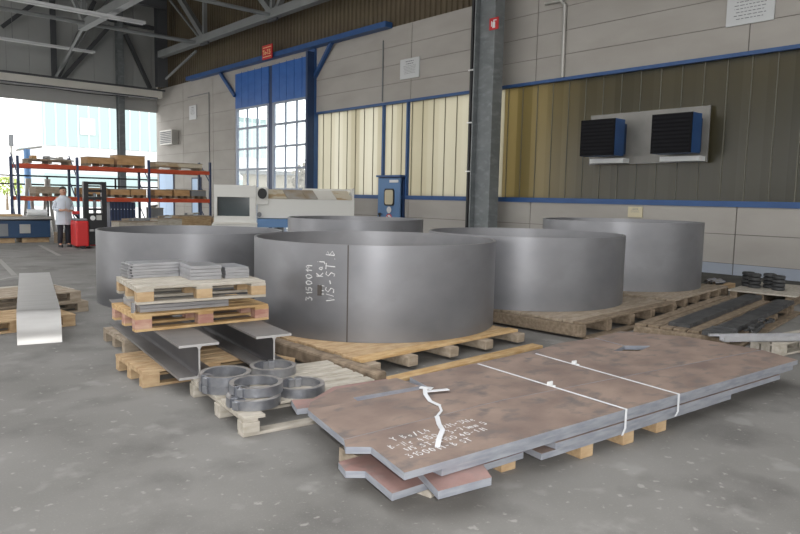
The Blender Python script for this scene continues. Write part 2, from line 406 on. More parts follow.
# pale blue doors near the bright end
for i, (y0, y1, z1) in enumerate(((38.7, 40.7, 2.95), (35.1, 36.1, 2.45))):
    d3 = struct(empty('door_%d' % (i+3), (WX, (y0+y1)/2, 0)), ['pale blue double door near the open hall end', 'narrow pale blue door right of the double door'][i], 'door')
    h = (y1-y0)/2
    fr = MB(); fr.box(-.06, -.002, -h-.08, -h, 0, z1+.08); fr.box(-.06, -.002, h, h+.08, 0, z1+.08); fr.box(-.06, -.002, -h, h, z1, z1+.08); fr.build('door_frame', 'rack_blue', d3)
    lf = MB(); 
    if i == 0: lf.box(-.05, -.003, -h, -.01, .01, z1); lf.box(-.05, -.003, .01, h, .01, z1)
    else: lf.box(-.05, -.003, -h, h, .01, z1)
    lf.build('door_leaf', 'pale_blue', d3)

# back wall: upper cladding, lintel, opening below
w = MB()
x = -18.0
while x < 16.3:
    x1 = min(x+1.1, 16.38)
    w.box(x+.006, x1-.006, YB, YB+.12, 7.35, 13.4, 0); x += 1.1
w.box(-18, 16.38, YB+.03, YB+.10, 7.35, 13.4, 1)
w.box(-18, 16.38, YB, YB+.14, 6.45, 7.34, 2)
w.box(-18, -8, YB, YB+.14, 0, 6.45, 0)
struct(w.build('wall_back', ['back_panel', 'joint', 'lintel']), 'pale upper cladding above the wide hall opening', 'wall')
cm = MB(); cm.box(-18, 16.7, 24, YB+.2, 13.4, 13.6); cm.box(-18, 16.7, -12, -9, 13.4, 13.6)
SKY = ((-15, -11), (-8.5, -4.5), (-2, 2), (3, 4.5))  # out-of-view roof gaps, added to let in light from above
xx = -18
for a, b in SKY: cm.box(xx, a, -9, 24, 13.4, 13.6); xx = b
cm.box(xx, 16.7, -9, 24, 13.4, 13.6)
struct(cm.build('ceiling', 'ceiling'), 'grey roof deck with unseen open strips added for top light', 'ceiling')
lw = MB(); lw.box(-18.2, -18, -12, 20, 0, 2.2); lw.box(-18.2, -18, -12, YB, 7.0, 13.6); struct(lw.build('wall_left', 'panel'), 'beige grey wall opposite the long wall', 'wall')
lw = MB(); lw.box(-18, 16.4, -12.2, -12, 0, 3.0); lw.box(-18, 16.4, -12.2, -12, 8, 13.6); struct(lw.build('wall_rear', 'panel'), 'beige grey wall behind the viewer', 'wall')

# ------------------------------------------------------------------ building steel
def h_post(name, x, y, z0, z1, bw, bd, mt, label, t=.03, rz=0, cat='column', group=None):
    # H section: flanges normal to local Y
    root = empty(name, (x, y, z0), rz, label, cat, group)
    m = MB(); m.box(-bw/2, bw/2, -bd/2, -bd/2+t, 0, z1-z0); m.box(-bw/2, bw/2, bd/2-t, bd/2, 0, z1-z0)
    m.box(-t/3, t/3, -bd/2+t, bd/2-t, 0, z1-z0)
    m.build('profile', mt, root)
    return root
big = h_post('steel_column', 15.62, 13.87, 0, 12.2, .42, .80, 'steel_grey', 'big grey steel H column standing before the glass strip', t=.045)
MB().box(-.3, .3, -.5, .5, 0, .03).build('base_plate', 'steel_grey', big)
sg = empty('extinguisher_sign', (15.38, 13.47, 6.58), 0, 'small red extinguisher sign high on the grey column', 'sign')
MB().box(-.02, 0, -.17, .17, 0, .34).build('sign_plate', 'red_sign', sg)
ic = MB(); ic.box(-.024, -.02, -.05, .05, .05, .22); ic.box(-.024, -.02, -.02, .02, .22, .28); ic.box(-.024, -.02, -.1, .0, .25, .28); ic.box(-.024, -.02, .07, .1, .1, .25)
ic.build('sign_symbol', 'white', sg)
pp = empty('black_drainpipe', (15.75, 14.55, 0), 0, 'pair of thin black pipes clamped beside the grey column', 'pipe')
for dy in (-.06, .1): MB().cyl((0, dy, 0), (0, dy, 8.2), .055, 12).build('pipe', 'black', pp)
for z in (2.5, 4.0, 5.6): MB().box(-.07, .07, -.14, .18, z, z+.04).build('clamp', 'white', pp)
tag(MB().bar((15.75, 14.5, 8.3), (15.75, 15.4, 8.15), .12, .12).build('pipe_elbow', 'black'), 'black pipe stub bending off the column top', 'pipe')

h_post('steel_column', 14.13, YB-.25, 0, 13.2, .34, .46, 'steel_grey', 'grey post standing in the middle of the hall opening')
h_post('steel_column', 10.66, YB-.2, 7.6, 13.2, .24, .24, 'truss_dark', 'slim dark wall post above the pale girder, leftmost in view')
h_post('steel_column', 15.62, 38.4, 7.62, 13.2, .55, .5, 'truss_dark', 'dark column in the upper corner beside the brown sheet wall')
# crane girder across the opening
cg = empty('crane_girder', (0, 39.3, 7.05), 0, 'long pale box girder spanning above the hall opening', 'girder')
MB().box(-16, 15.95, -.2, .2, .05, .42).build('girder_box', 'cream', cg)
MB().box(-16, 16.1, -.27, .27, .42, .52).build('girder_rail', 'truss_dark', cg)
MB().box(-16, 15.7, -.15, .15, -.02, .05).build('lower_flange', 'truss_dark', cg)
MB().tube([(-16, -.22, -.1)]+[(x_, -.22, -.1-.06*(k % 2)) for k, x_ in enumerate(range(-14, 16, 2))], .025, 6).build('cable', 'black', cg)
# end bracing in the upper back wall
br = empty('wall_bracing', (13.9, YB-.35, 7.6), 0, 'dark diagonal bracing on the pale upper back wall', 'bracing')
for (p, q) in (((-2.9, 0, .1), (-.3, 0, 3.4)), ((.55, 0, 3.1), (1.95, 0, .2)), ((-3.1, 0, .2), (-1.1, 0, 4.6)), ((-5.7, 0, 2.4), (-3.4, 0, 4.6))):
    MB().bar(p, q, .2, .2).build('diagonal_brace', 'truss_dark', br)
MB().bar((-3.2, 0, 3.9), (2.2, 0, 3.7), .2, .22).build('top_rail', 'truss_dark', br)
MB().bar((-3.3, -.05, .1), (-.05, -.1, 5.3), .34, .1).build('wide_brace', 'truss_grey', br)

# longitudinal roof truss along the wall
tr = empty('roof_truss', (15.5, 30, 9.1), 0, 'grey longitudinal roof truss running along the brown upper wall', 'truss')
MB().box(-.16, .16, -29, 8.2, .06, .42).build('bottom_chord', 'truss_grey', tr)
MB().box(-.16, .16, -29, 8.2, 3.5, 3.8).build('top_chord', 'truss_dark', tr)
for ny in (32.6, 26.1, 19.6):
    MB().bar((0, ny-30, .3), (0, ny-30, 3.6), .18, .18).build('vertical_brace', 'truss_grey', tr)
    MB().bar((0, ny-30, .3), (0, ny-30+3.6, 3.4), .26, .26).build('diagonal_brace', 'truss_grey', tr)
    if ny < 30: MB().bar((0, ny-30-.3, .3), (0, ny-30-3.4, 3.4), .2, .2).build('diagonal_brace', 'truss_grey', tr)
    MB().box(-.05, .05, ny-30-.4, ny-30+.4, -.05, .5).build('gusset_plate', 'truss_dark', tr)
MB().bar((0, 32.8-30, .1), (0, 36.8-30, 2.95), .09, .09).build('tie_rod', 'truss_grey', tr)
MB().bar((0, 33.6-30, -.2), (0, 37.5-30, -1.15), .09, .09).build('tie_rod', 'truss_grey', tr)
t2 = empty('roof_truss', (10.2, 27, 9.1), 0, 'pale longitudinal roof truss ending above the hall opening', 'truss')
MB().box(-.17, .17, -24, 7.3, 0, .38).build('bottom_chord', 'truss_grey', t2)
MB().bar((0, 7.0, .2), (0, 7.0, 3.8), .2, .2).build('vertical_brace', 'truss_grey', t2)
MB().bar((0, 6.8, .2), (-1.6, 6.6, 3.4), .16, .16).build('diagonal_brace', 'truss_grey', t2)
MB().bar((0, 7.2, .1), (.45, 13.6, -1.35), .1, .1).build('tie_rod', 'truss_grey', t2)
for ly, xs, xe, z, r, lab in ((33.37, -8, 15.4, 9.26, .09, 'long grey cross rod from the wall truss node, nearer the opening'),
                              (26.1, -8, 15.4, 9.3, .08, 'long dark cross rod from the wall truss node above the red sign')):
    tag(MB().cyl((xs, ly, z), (xe, ly, z), r, 10).build('cross_rod', 'truss_grey'), lab, 'rod')
for ly, xs, xe, z, h, lab in ((29.95, -8, 11.5, 8.87, .12, 'thick pale overhead light batten ending left of the brown wall'),
                              (37.6, -8, 11.8, 8.80, .09, 'thin pale overhead light batten close to the opening')):
    lb = empty('light_batten', (0, ly, z), 0, lab, 'lamp')
    MB().box(xs, xe, -.08, .08, 0, h).build('housing', 'white_band', lb)
    MB().cyl((xs, 0, -.03), (xe-.1, 0, -.03), .03, 8).build('tube', 'white', lb)
    for k in range(-7, 12, 3): MB().bar((k, 0, h), (k, 0, 13.4-z), .02, .02).build('hanger', 'truss_grey', lb)
h2 = empty('roof_beam', (0, 37.2, 11.6), 0, 'dark roof beam across the hall near the back wall', 'beam')
MB().box(-16, 15.4, -.14, .14, 0, .4).build('beam_profile', 'truss_dark', h2)
for yb_ in (34, 27, 20):
    tag(MB().box(-16, 16.3, yb_-.1, yb_+.1, 12.9, 13.38).build('purlin', 'truss_dark'), {34: 'dark roof purlin nearest the back wall', 27: 'dark roof purlin above the sliding door', 20: 'dark roof purlin before the column'}[yb_], 'beam', 'roof purlins')

# ------------------------------------------------------------------ wall fixtures
def text_mesh(body, size, fn, name, mt, parent=None, bold=0.0):
    cu = D.curves.new('txt', 'FONT'); cu.body = body; cu.size = size; cu.resolution_u = 3; cu.offset = bold
    cu.align_x = 'LEFT'
    to = D.objects.new('txt', cu); col.objects.link(to)
    dg = bpy.context.evaluated_depsgraph_get(); dg.update()
    me = D.meshes.new_from_object(to.evaluated_get(dg))
    D.objects.remove(to)
    for v in me.vertices: v.co = Vector(fn(v.co.x, v.co.y))
    me.materials.clear(); me.materials.append(M[mt])
    o = D.objects.new(name, me); col.objects.link(o)
    if parent: o.parent = parent
    return o
def board(name, y, z0, hw, h, label, lines, heads=0, note=False):
    s = empty(name, (WX-.03, y, z0), 0, label, 'sign')
    MB().box(-.02, .02, -hw, hw, 0, h).build('sign_board', 'yellow_note' if note else 'sign_paper', s)
    m = MB(); z = h*.88; random.seed(hash(name) % 100 if False else int(y*10))
    for k in range(lines):
        t = h*.045 if k < heads else h*.018
        wd = hw*(.45 if k < heads else .62)*random.uniform(.75, 1.1)
        # rows of short dashes: writing too small to read
        yy = -wd
        while yy < wd:
            l_ = random.uniform(.06, .2)*hw
            m.box(-.024, -.02, yy, min(yy+l_, wd), z-t, z); yy += l_+.05*hw
        z -= h*(.12 if k < heads else .075)
        if z < .1*h: break
    m.build('printed_lines', 'text_grey', s)
    return s
board('wall_sign', 18.2, 5.87, .5, .69, 'white printed notice board on panels left of the grey column', 8, 2)
board('wall_sign', 6.69, 5.76, .52, 1.0, 'white printed notice board above the dark window, rightmost sign', 11, 3)
board('wall_sign', 35.96, 5.7, .44, .75, 'small white notice on the sunlit wall left of the blue door', 7, 1)
board('wall_note', 9.24, 1.27, .2, .28, 'small yellowish note on the wall just above the rings', 5, 2, True)
rs = empty('door_sign', (WX-.5, 27.2, 7.68), 0, 'red square sign with numbers hung above the blue door', 'sign')
MB().box(-.02, .02, -.42, .42, 0, .62).build('sign_plate', 'red_sign', rs)
text_mesh('To-7.5', .25, lambda x, y: (-.025, .37-x, .21+y*1.15), 'sign_text', 'sign_gold', rs, .006)
ln = MB(); ln.box(-.024, -.02, -.36, .36, .50, .53); ln.box(-.024, -.02, -.36, .36, .10, .13); ln.build('sign_lines', 'sign_gold', rs)
for z in (.3,): MB().box(.02, .47, -.03, .03, z, z+.05).build('sign_bracket', 'truss_dark', rs)
vt = empty('wall_vent', (WX-.02, 38.75, 4.43), 0, 'grey ventilation box on the sunlit wall near the opening', 'vent')
MB().box(-.42, 0, -.85, .85, 0, .82).build('housing', 'galv', vt)
lv = MB()
for k in range(7): lv.box(-.44, -.42, -.75, .75, .08+k*.1, .14+k*.1)
lv.build('louvers', 'text_grey', vt)
cd = MB(); cd.tube([(WX-.03, 36.9, 4.9), (WX-.03, 33.9, 4.9)], .001, 4)
tag(MB().tube([(WX-.03, 36.6, 6.95), (WX-.03, 34.0, 6.95), (WX-.03, 34.0, 0.3)], .02, 6).build('conduit', 'text_grey'), 'thin conduit framing the panels beside the white notice', 'pipe')
tag(MB().tube([(WX-.06, 12.4, 7.3), (WX-.06, 11.85, 7.28), (WX-.06, 11.72, 7.15), (WX-.06, 11.70, 5.15)], .05, 8).build('conduit', 'galv'), 'grey pipe dropping to the window right of the column', 'pipe')
tag(MB().tube([(WX-.03, 19.7, 7.4), (WX-.03, 19.7, 5.2)], .025, 6).build('conduit', 'text_grey'), 'thin dark conduit on panels above the small blue door', 'pipe')

# heaters on the mounting sheet
tag(MB().box(WX-.06, WX-.03, 7.43, 10.7, 2.66, 4.0).build('mounting_sheet', 'sheet'), 'grey sheet panel across the dark window carrying two heaters', 'panel')
def heater(y, label):
    h = empty('fan_heater', (WX-.06, y, 2.85), 0, label, 'heater', 'wall heaters')
    MB().box(-.75, -.3, -.5, .5, 0, .93).build('casing', 'blue', h)
    MB().box(-.3, 0, -.38, .38, .06, .85).build('fan_cowl', 'blue_dark', h)
    m = MB()
    m.box(-.78, -.75, -.5, .5, 0, .93, 0)
    for k in range(9):
        z = .06+k*.093
        m.add([(-.80, -.47, z+.01), (-.80, .47, z+.01), (-.775, .47, z+.075), (-.775, -.47, z+.075), (-.80, -.47, z-.0), (-.80, .47, z)], [(0, 1, 2, 3), (4, 5, 1, 0)], 0)
    m.build('louver_grille', 'black_louver', h)
    b = MB(); b.box(-.3, 0, -.5, .5, -.17, -.05); b.build('bracket', 'white', h)
    return h
heater(9.98, 'black louvred blue fan heater, left one on the grey sheet')
heater(7.98, 'black louvred blue fan heater, right one on the grey sheet')

# ------------------------------------------------------------------ pallets
def make_pallet(label, loc, rz, L=1.2, W=.8, wood='wood', H=.144, boards=5, blockmat=None, name='wooden_pallet'):
    k = H/.144
    p = empty(name, loc, rz, label, 'pallet', None)
    t = .022*k; bh = .078*k
    bm = blockmat or wood
    # bottom boards along L, blocks, cross boards along W, deck boards along L
    for y in (-W/2+.05, 0, W/2-.05): MB().obox((0, y, t/2), (L, .1, t)).build('bottom_board', wood, p, bevel=.003)
    for x in (-L/2+.0725, 0, L/2-.0725):
        for y in (-W/2+.05, 0, W/2-.05): MB().obox((x, y, t+bh/2), (.145, .1, bh)).build('block', bm, p, bevel=.004)
        MB().obox((x, 0, t+bh+t/2), (.145, W, t)).build('cross_board', wood, p, bevel=.003)
    bw = min(.145, W/boards*.86)
    for i in range(boards):
        y = -W/2+bw/2+i*(W-bw)/(boards-1)
        MB().obox((random.uniform(-.006, .006), y, 2*t+bh+t/2), (L, bw, t)).build('deck_board', wood, p, bevel=.003)
    return p
def ctr(fl, rz, L, W):   # centre from the front-left corner
    c, s = math.cos(rz), math.sin(rz)
    return fl[0]+L/2*c-W/2*s, fl[1]+L/2*s+W/2*c

# pallet under the I beams
x, y = ctr((2.08, 5.60), R(-3), 1.25, .78)
make_pallet('pale pallet under the front steel beams, its three blocks showing left', (x, y, 0), R(-3), 1.25, .78, 'wood')
x, y = ctr((2.40, 6.95), R(-3), 1.05, .78)
make_pallet('pallet under the rear ends of the steel beams', (x, y, 0), R(-3), 1.05, .78, 'wood_old')
# stacked pallets on the beams
x, y = ctr((2.12, 5.86), R(-4.5), 1.27, .78)
make_pallet('pink stained pallet lying across the steel beams', (x, y, .431), R(-4.5), 1.27, .78, 'wood_yellow', .156, blockmat='wood_pink')
x, y = ctr((2.10, 5.76), R(-8), 1.17, .86)
UP = (x, y)
make_pallet('weathered upper pallet of the two, carrying three plate stacks', (x, y, .688), R(-8), 1.17, .86, 'wood_grey', .156, blockmat='wood')
# thick plates between
bp = empty('plate_stack', (2.19, 5.94, .588), R(-6), 'thick grey steel plates sandwiched between two pallets', 'plates')
for k in range(3): MB().box(random.uniform(0, .012), .82, random.uniform(0, .01), .60, k*.032, k*.032+.030).build('plate', ['plate_grey', 'bright_plate'][1], bp, bevel=.002)
tag(MB().cyl((2.155, 5.975, .588), (2.155, 5.975, .684), .028, 20).build('round_bar', 'shiny'), 'short shiny round bar standing beside the sandwiched plates', 'bar')

# three stacks on the upper pallet
def stack(loc, rz, L, W, n, t, label, group, hook=False):
    s = empty('plate_stack', loc, rz, label, 'plates', None)
    for k in range(n):
        o = MB(); dx = random.uniform(0, .012)
        o.box(dx, L+dx, random.uniform(0, .008), W, k*t, k*t+t*.93)
        if hook: o.box(dx-.045, dx, .0, W*.9, k*t, k*t+t*.5); o.box(dx-.045, dx-.02, 0, W*.9, k*t, k*t+t*.9)
        o.build('plate', 'bright_plate', s, bevel=.002)
    return s
stack((2.28, 6.36, .845), R(-4), .52, .26, 5, .028, 'long grey plate stack at the rear left of the upper pallet', '', True)
stack((2.66, 5.95, .845), R(-8), .295, .36, 4, .034, 'middle grey plate stack at the front of the upper pallet', '')
stack((2.995, 5.91, .845), R(-8), .235, .42, 4, .027, 'small grey plate stack at the right of the upper pallet', '')

# I beams
def ibeam(p, q, w, h, label):
    p = Vector(p); q = Vector(q); d = q-p; L = d.length; rz = math.atan2(d.y, d.x)-math.pi/2
    b = empty('steel_beam', p, rz, label, 'beam')
    m = MB(); t = .02
    prof = [(-w/2, 0), (w/2, 0), (w/2, t), (.022, t), (.012, t+.012), (.007, t+.03), (.007, h-t-.03), (.012, h-t-.012), (.022, h-t), (w/2, h-t), (w/2, h), (-w/2, h),
            (-w/2, h-t), (-.022, h-t), (-.012, h-t-.012), (-.007, h-t-.03), (-.007, t+.03), (-.012, t+.012), (-.022, t), (-w/2, t)]
    n = len(prof); vs = [(x, 0, z) for x, z in prof]+[(x, L, z) for x, z in prof]
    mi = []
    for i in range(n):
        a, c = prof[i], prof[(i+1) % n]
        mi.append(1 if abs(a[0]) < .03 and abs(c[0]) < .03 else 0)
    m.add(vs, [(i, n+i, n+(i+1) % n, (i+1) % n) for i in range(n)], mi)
    m.add(vs, [tuple(range(n))[::-1], tuple(range(n, 2*n))], 2)
    m.build('profile', ['beam_steel', 'beam_web', 'cut_face'], b)
    return b
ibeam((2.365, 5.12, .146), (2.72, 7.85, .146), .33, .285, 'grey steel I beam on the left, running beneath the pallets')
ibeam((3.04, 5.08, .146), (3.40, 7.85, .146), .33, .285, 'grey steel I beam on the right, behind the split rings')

# pallet with the split rings
p = empty('wooden_pallet', (2.17, 4.03, 0), R(-7), 'grey pallet with long slats carrying the heavy split rings', 'pallet')
for y in (.05, .52, 1.12): MB().box(0, 1.27, y-.05, y+.05, 0, .022).build('bottom_board', 'wood_grey', p, bevel=.003)
for x in (.06, .72, 1.21):
    for y in (.05, .52, 1.12): MB().box(x-.06, x+.06, y-.06, y+.06, .022, .10).build('block', 'wood_grey', p, bevel=.006)
    MB().box(x-.05, x+.05, 0, 1.18, .10, .121).build('cross_board', 'wood_grey', p, bevel=.003)
for i, y in enumerate((.27, .43, .60, .76, .92, 1.09)):
    MB().box(random.uniform(-.01, .02), 1.27+random.uniform(-.04, .02), y-.062, y+.062, .121, .143).build('deck_board', 'wood_grey', p, bevel=.003)
MB().box(0, .16, -.01, .20, .121, .143).build('deck_board', 'wood_grey', p, bevel=.003)

# split rings
def split_ring():
    r = empty('split_ring', (0, 0, 0), 0, 'x', 'ring', 'heavy split rings on the pallet')
    gap = R(14)
    m = MB(); m.lathe([(.195, 0), (.195, .068), (.160, .068), (.160, 0)], 56, gap/2, 2*math.pi-gap/2, mi=[0, 1, 0, 0]); m.build('ring_body', ['forged', 'forged_top'], r, bevel=0.0)
    for s in (1, -1):
        a = s*(gap/2+R(5))
        MB().obox((.150*math.cos(a), .150*math.sin(a), .034), (.06, .05, .068), a).build('lug', 'forged', r, bevel=.003)
    MB().obox((.20*math.cos(R(14)), .20*math.sin(R(14)), .034), (.03, .05, .06), R(12)).build('nose', 'forged', r, bevel=.003)
    return r
r0 = split_ring()
for i, (x, y, z, a, lab) in enumerate((
        (2.40, 4.75, .144, 186, 'bottom split ring of the left stack nearest the beam end'),
        (2.395, 4.725, .2135, 184, 'top split ring of the left stack nearest the beam end'),
        (2.385, 4.27, .144, 190, 'bottom split ring of the front stack of two'),
        (2.44, 4.33, .2135, 194, 'top split ring of the front stack of two'),
        (2.94, 4.93, .144, 78, 'single split ring at the back, before the right beam'),
        (2.81, 4.32, .144, 74, 'single split ring on the right beside the rusty plates'))):
    o = r0 if i == 0 else copy_tree(r0)
    o.location = (x, y, z); o.rotation_euler.z = R(a); o['label'] = lab

# ------------------------------------------------------------------ big rolled rings
def big_ring(name, c, Rr, z0, h, label, t=.03, seam=None, group='large rolled steel rings'):
    o = empty(name, (c[0], c[1], z0), 0, label, 'ring', group)
    m = MB(); m.lathe([(Rr, 0), (Rr, h), (Rr-t, h), (Rr-t, 0)], 144, mi=[0, 1, 0, 1]); m.build('shell', ['ring_steel', 'ring_edge'], o)
    if seam is not None:
        s = MB(); a = seam
        s.obox(((Rr+.001)*math.cos(a), (Rr+.001)*math.sin(a), h/2), (.006, .012, h), a); s.build('weld_seam', 'weld', o)
    return o
def toward(c, deg): return math.atan2(-c[1], -c[0])+R(deg)
A = (5.24, 6.38); zA = .165; hA = 1.0; RA = 1.455
rA = big_ring('steel_ring', A, RA, zA, hA, 'large grey rolled steel ring in front, with chalk writing on it', seam=toward(A, -11.0))
rB = big_ring('steel_ring', (8.17, 6.40), 1.45, .205, .97, 'large grey rolled steel ring just right of the chalk marked ring')
rC = big_ring('steel_ring', (11.30, 6.65), 1.41, .19, 1.137, 'large grey rolled steel ring nearest the wall, farthest right')
rD = big_ring('steel_ring', (4.61, 10.2), 1.40, 0.0, 1.085, 'large grey rolled steel ring on the floor behind the plate pallets')
rE = big_ring('steel_ring', (8.80, 11.39), 1.43, .145, 1.06, 'large grey rolled steel ring at the back, before the beige machine')
make_pallet('large pallet below the rearmost steel ring', (8.8, 11.39, 0), 0, 2.4, 2.0, 'wood_old')
# chalk handwriting: single-stroke letters as thin ribbons
GL = {'0': [[(.5, 1), (.15, .8), (.1, .3), (.4, 0), (.75, .2), (.8, .7), (.5, 1)]], '1': [[(.15, .7), (.45, 1), (.42, 0)]],
      '3': [[(.1, .95), (.7, 1), (.35, .6), (.75, .4), (.6, .05), (.1, .05)]], '5': [[(.75, 1), (.25, 1), (.2, .55), (.65, .6), (.75, .25), (.45, 0), (.1, .08)]],
      '9': [[(.7, .75), (.4, 1), (.12, .75), (.35, .5), (.7, .75), (.65, 0)]], '4': [[(.55, 1), (.1, .4), (.8, .42)], [(.6, .7), (.58, 0)]],
      'W': [[(0, 1), (.2, 0), (.45, .7), (.65, 0), (.95, 1)]], 'S': [[(.75, .9), (.4, 1), (.15, .75), (.7, .35), (.5, .02), (.1, .1)]],
      'T': [[(.0, 1), (.9, .97)], [(.45, 1), (.42, 0)]], 'B': [[(.15, 0), (.18, 1), (.65, .85), (.2, .55), (.75, .3), (.15, 0)]],
      '-': [[(.1, .45), (.7, .5)]], '.': [[(.3, 0), (.4, .05)]], 'K': [[(.15, 1), (.15, 0)], [(.7, 1), (.15, .5), (.75, 0)]],
      'a': [[(.65, .55), (.3, .6), (.15, .2), (.5, .05), (.65, .55), (.75, 0)]], 'j': [[(.45, .6), (.45, -.2), (.15, -.25)], [(.45, .8), (.5, .85)]],
      'Y': [[(.0, 1), (.4, .55), (.85, 1)], [(.4, .55), (.35, 0)]], 'o': [[(.5, .6), (.15, .35), (.4, .0), (.7, .3), (.5, .6)]], '/': [[(.05, -.1), (.75, 1.05)]],
      'L': [[(.2, 1), (.15, 0), (.75, .05)]], 'N': [[(.1, 0), (.15, 1), (.65, 0), (.75, 1)]], 'r': [[(.2, .6), (.22, 0)], [(.22, .4), (.6, .6)]],
      'm': [[(.05, 0), (.1, .6), (.35, .5), (.4, 0)], [(.4, .5), (.7, .55), (.75, 0)]], 'M': [[(.05, 0), (.12, 1), (.45, .4), (.8, 1), (.9, 0)]],
      '7': [[(.1, 1), (.8, 1), (.35, 0)], [(.25, .5), (.7, .5)]], '6': [[(.7, 1), (.2, .5), (.2, .1), (.6, .02), (.7, .35), (.2, .4)]], ' ': [],
      '2': [[(.1, .8), (.45, 1), (.7, .7), (.1, 0), (.8, .03)]], 'e': [[(.15, .3), (.65, .35), (.4, .6), (.12, .3), (.4, 0), (.7, .1)]]}
def handwriting(body, size, fn, name, parent, width=.008, seed=1):
    rnd = random.Random(seed); m = MB(); x0 = 0.0
    for ch in body:
        for st in GL[ch]:
            pts = [(x0+size*(px*.72+rnd.uniform(-.05, .05)), size*(py+rnd.uniform(-.06, .06))) for px, py in st]
            # continuous ribbon along the stroke
            L_, R_ = [], []
            for i, p in enumerate(pts):
                a = pts[max(i-1, 0)]; b = pts[min(i+1, len(pts)-1)]
                dx, dy = b[0]-a[0], b[1]-a[1]; dl = math.hypot(dx, dy) or 1
                w_ = width*rnd.uniform(.6, 1.2)/2
                L_.append((p[0]-dy/dl*w_, p[1]+dx/dl*w_)); R_.append((p[0]+dy/dl*w_, p[1]-dx/dl*w_))
            k = len(pts)
            m.add([fn(*q) for q in L_+R_], [(i, k+i, k+i+1, i+1) for i in range(k-1)])
        x0 += size*(.5 if ch in ' .1' else .86)
    return m.build(name, 'chalk', parent)
# chalk on ring A
def on_ring(c, Rr, ang0, z0, h):
    def fn_rot(x, y):   # text runs upward, letters' up points left
        a = ang0 - (-y)/Rr
        return ((Rr+.002)*math.cos(a), (Rr+.002)*math.sin(a), z0+x)
    return fn_rot
ang = lambda d: toward(A, d)
def chalk_text(body, size, deg, z, seed):
    a0 = ang(deg)
    handwriting(body, size, lambda x, y: ((RA+.003)*math.cos(a0-y/RA), (RA+.003)*math.sin(a0-y/RA), z+x), 'chalk_writing', rA, .009, seed)
chalk_text('3150019', .075, -26.5, .40, 1)
chalk_text('119', .075, -21.0, .46, 2)
chalk_text('Kaj', .075, -21.5, .66, 3)
chalk_text('WS-ST.B', .095, -16.5, .42, 4)
MB().obox(((RA+.001)*math.cos(ang(-23)), (RA+.001)*math.sin(ang(-23)), .52), (.004, .05, .11), ang(-23)).build('dark_stamp', 'weld', rA)

# timber cribs below rings A, B, C
def crib(name, fl, rz, L, W, bearers, H, label, wt='wood_old', wf='wood_yellow', bb=.10, topw=.14, n_top=None, deck=None, y0=.10, yd=.12, xd=.05):
    c = empty(name, (fl[0], fl[1], 0), rz, label, 'pallet')
    t = .03; deck = deck or wf
    for y in (.07, W*.5, W-.07): MB().box(.10, L-.02, y-.075, y+.075, 0, t).build('bottom_board', wf, c, bevel=.004)
    for k, x in enumerate(bearers):
        m = MB(); m.box(x-bb/2, x+bb/2, y0, W, t, H-t); m.build('bearer', wt, c, bevel=.012)
    n_top = n_top or int((W-yd)/(topw*1.06))
    for i in range(n_top):
        y = yd+topw/2+i*(W-yd-topw)/(n_top-1)
        MB().box(xd+random.uniform(0, .05), L-random.uniform(0, .08), y-topw/2, y+topw/2, H-t, H).build('deck_board', wf if i == 0 else deck, c, bevel=.005)
    return c
cA = crib('timber_pallet', (3.72, 4.42), R(2.5), 2.48, 3.2, (.16, .65, 1.25, 1.82, 2.40), .163, 'heavy yellowish timber pallet beneath the chalk marked ring', bb=.135, deck='wood', y0=.25, yd=.34, xd=.06)
MB().bar((-.05, -.06, .085), (.02, 2.2, .085), .13, .14).build('side_timber', 'bark', cA, bevel=.025)
crib('timber_pallet', (6.90, 4.40), R(3.8), 2.75, 3.5, (.06, .70, 1.33, 1.95, 2.69), .203, 'heavy dirty timber pallet beneath the middle ring', 'wood_dirty', 'wood_dirty', .12, deck='wood_old')
crib('timber_pallet', (9.86, 4.74), R(6.5), 2.70, 3.5, (.05, .55, 1.1, 1.65, 2.2, 2.62), .188, 'heavy timber pallet beneath the ring nearest the wall', 'wood_dirty', 'wood_old', .12, deck='wood_old')
# rough barked log along the left flank of ring A's pallet
tag(MB().bar((3.54, 4.40, .17), (3.64, 6.05, .18), .13, .13).build('timber_beam', 'bark', bevel=.02), 'rough brown timber lying along the left side of the yellowish pallet', 'timber') if False else None
tag(MB().bar((3.40, 5.70, .045), (3.47, 5.46, .045), .09, .08).build('timber_block', 'wood', bevel=.01), 'short timber offcut on the floor left of the yellowish pallet', 'timber')

# ------------------------------------------------------------------ rusty plate stack in front
T = .040; Z4 = .27; Z3 = .225; Z2 = .18; Z1 = .135; Z0 = .09
def plate(name, poly, z1, label, top='plate_top', t=T, grp='flat plates of the front stack'):
    cx = sum(p[0] for p in poly)/len(poly); cy = sum(p[1] for p in poly)/len(poly)
    m = MB(); m.prism([(px-cx, py-cy) for px, py in poly], 0, t, 0, 1)
    o = m.build(name, ['plate_edge', top], None, (cx, cy, z1-t), 0, bevel=.003)
    return tag(o, label, 'plate', grp)
front = lambda x: 2.43-.0762*(x-2.21)
plate('steel_plate', [(2.21, 2.43), (2.30, 2.81), (2.19, 2.90), (2.25, 2.995), (3.56, 2.935), (6.84, 2.46), (6.67, 2.09)], Z4, 'top front rusty plate with chalk lines and a notched left corner')
plate('steel_plate', [(2.255, 3.0), (2.39, 3.57), (3.38, 3.46), (3.46, 3.77), (5.0, 3.76), (5.49, 3.82), (5.98, 3.76), (5.90, 3.37), (5.62, 3.31), (5.82, 3.16), (6.12, 3.21), (5.92, 3.37), (6.0, 3.76), (6.55, 3.79), (6.86, 3.2), (6.85, 2.47), (3.565, 2.94)], Z4,
      'top rear rusty plate under the two white straps')
plate('steel_plate', [(2.40, 3.59), (2.51, 3.72), (2.84, 3.87), (3.385, 3.84), (3.37, 3.56), (2.80, 3.63), (2.78, 3.55)], Z4-.008, 'rusty plate beyond the long slot at the back left of the stack', 'plate_top', .04)
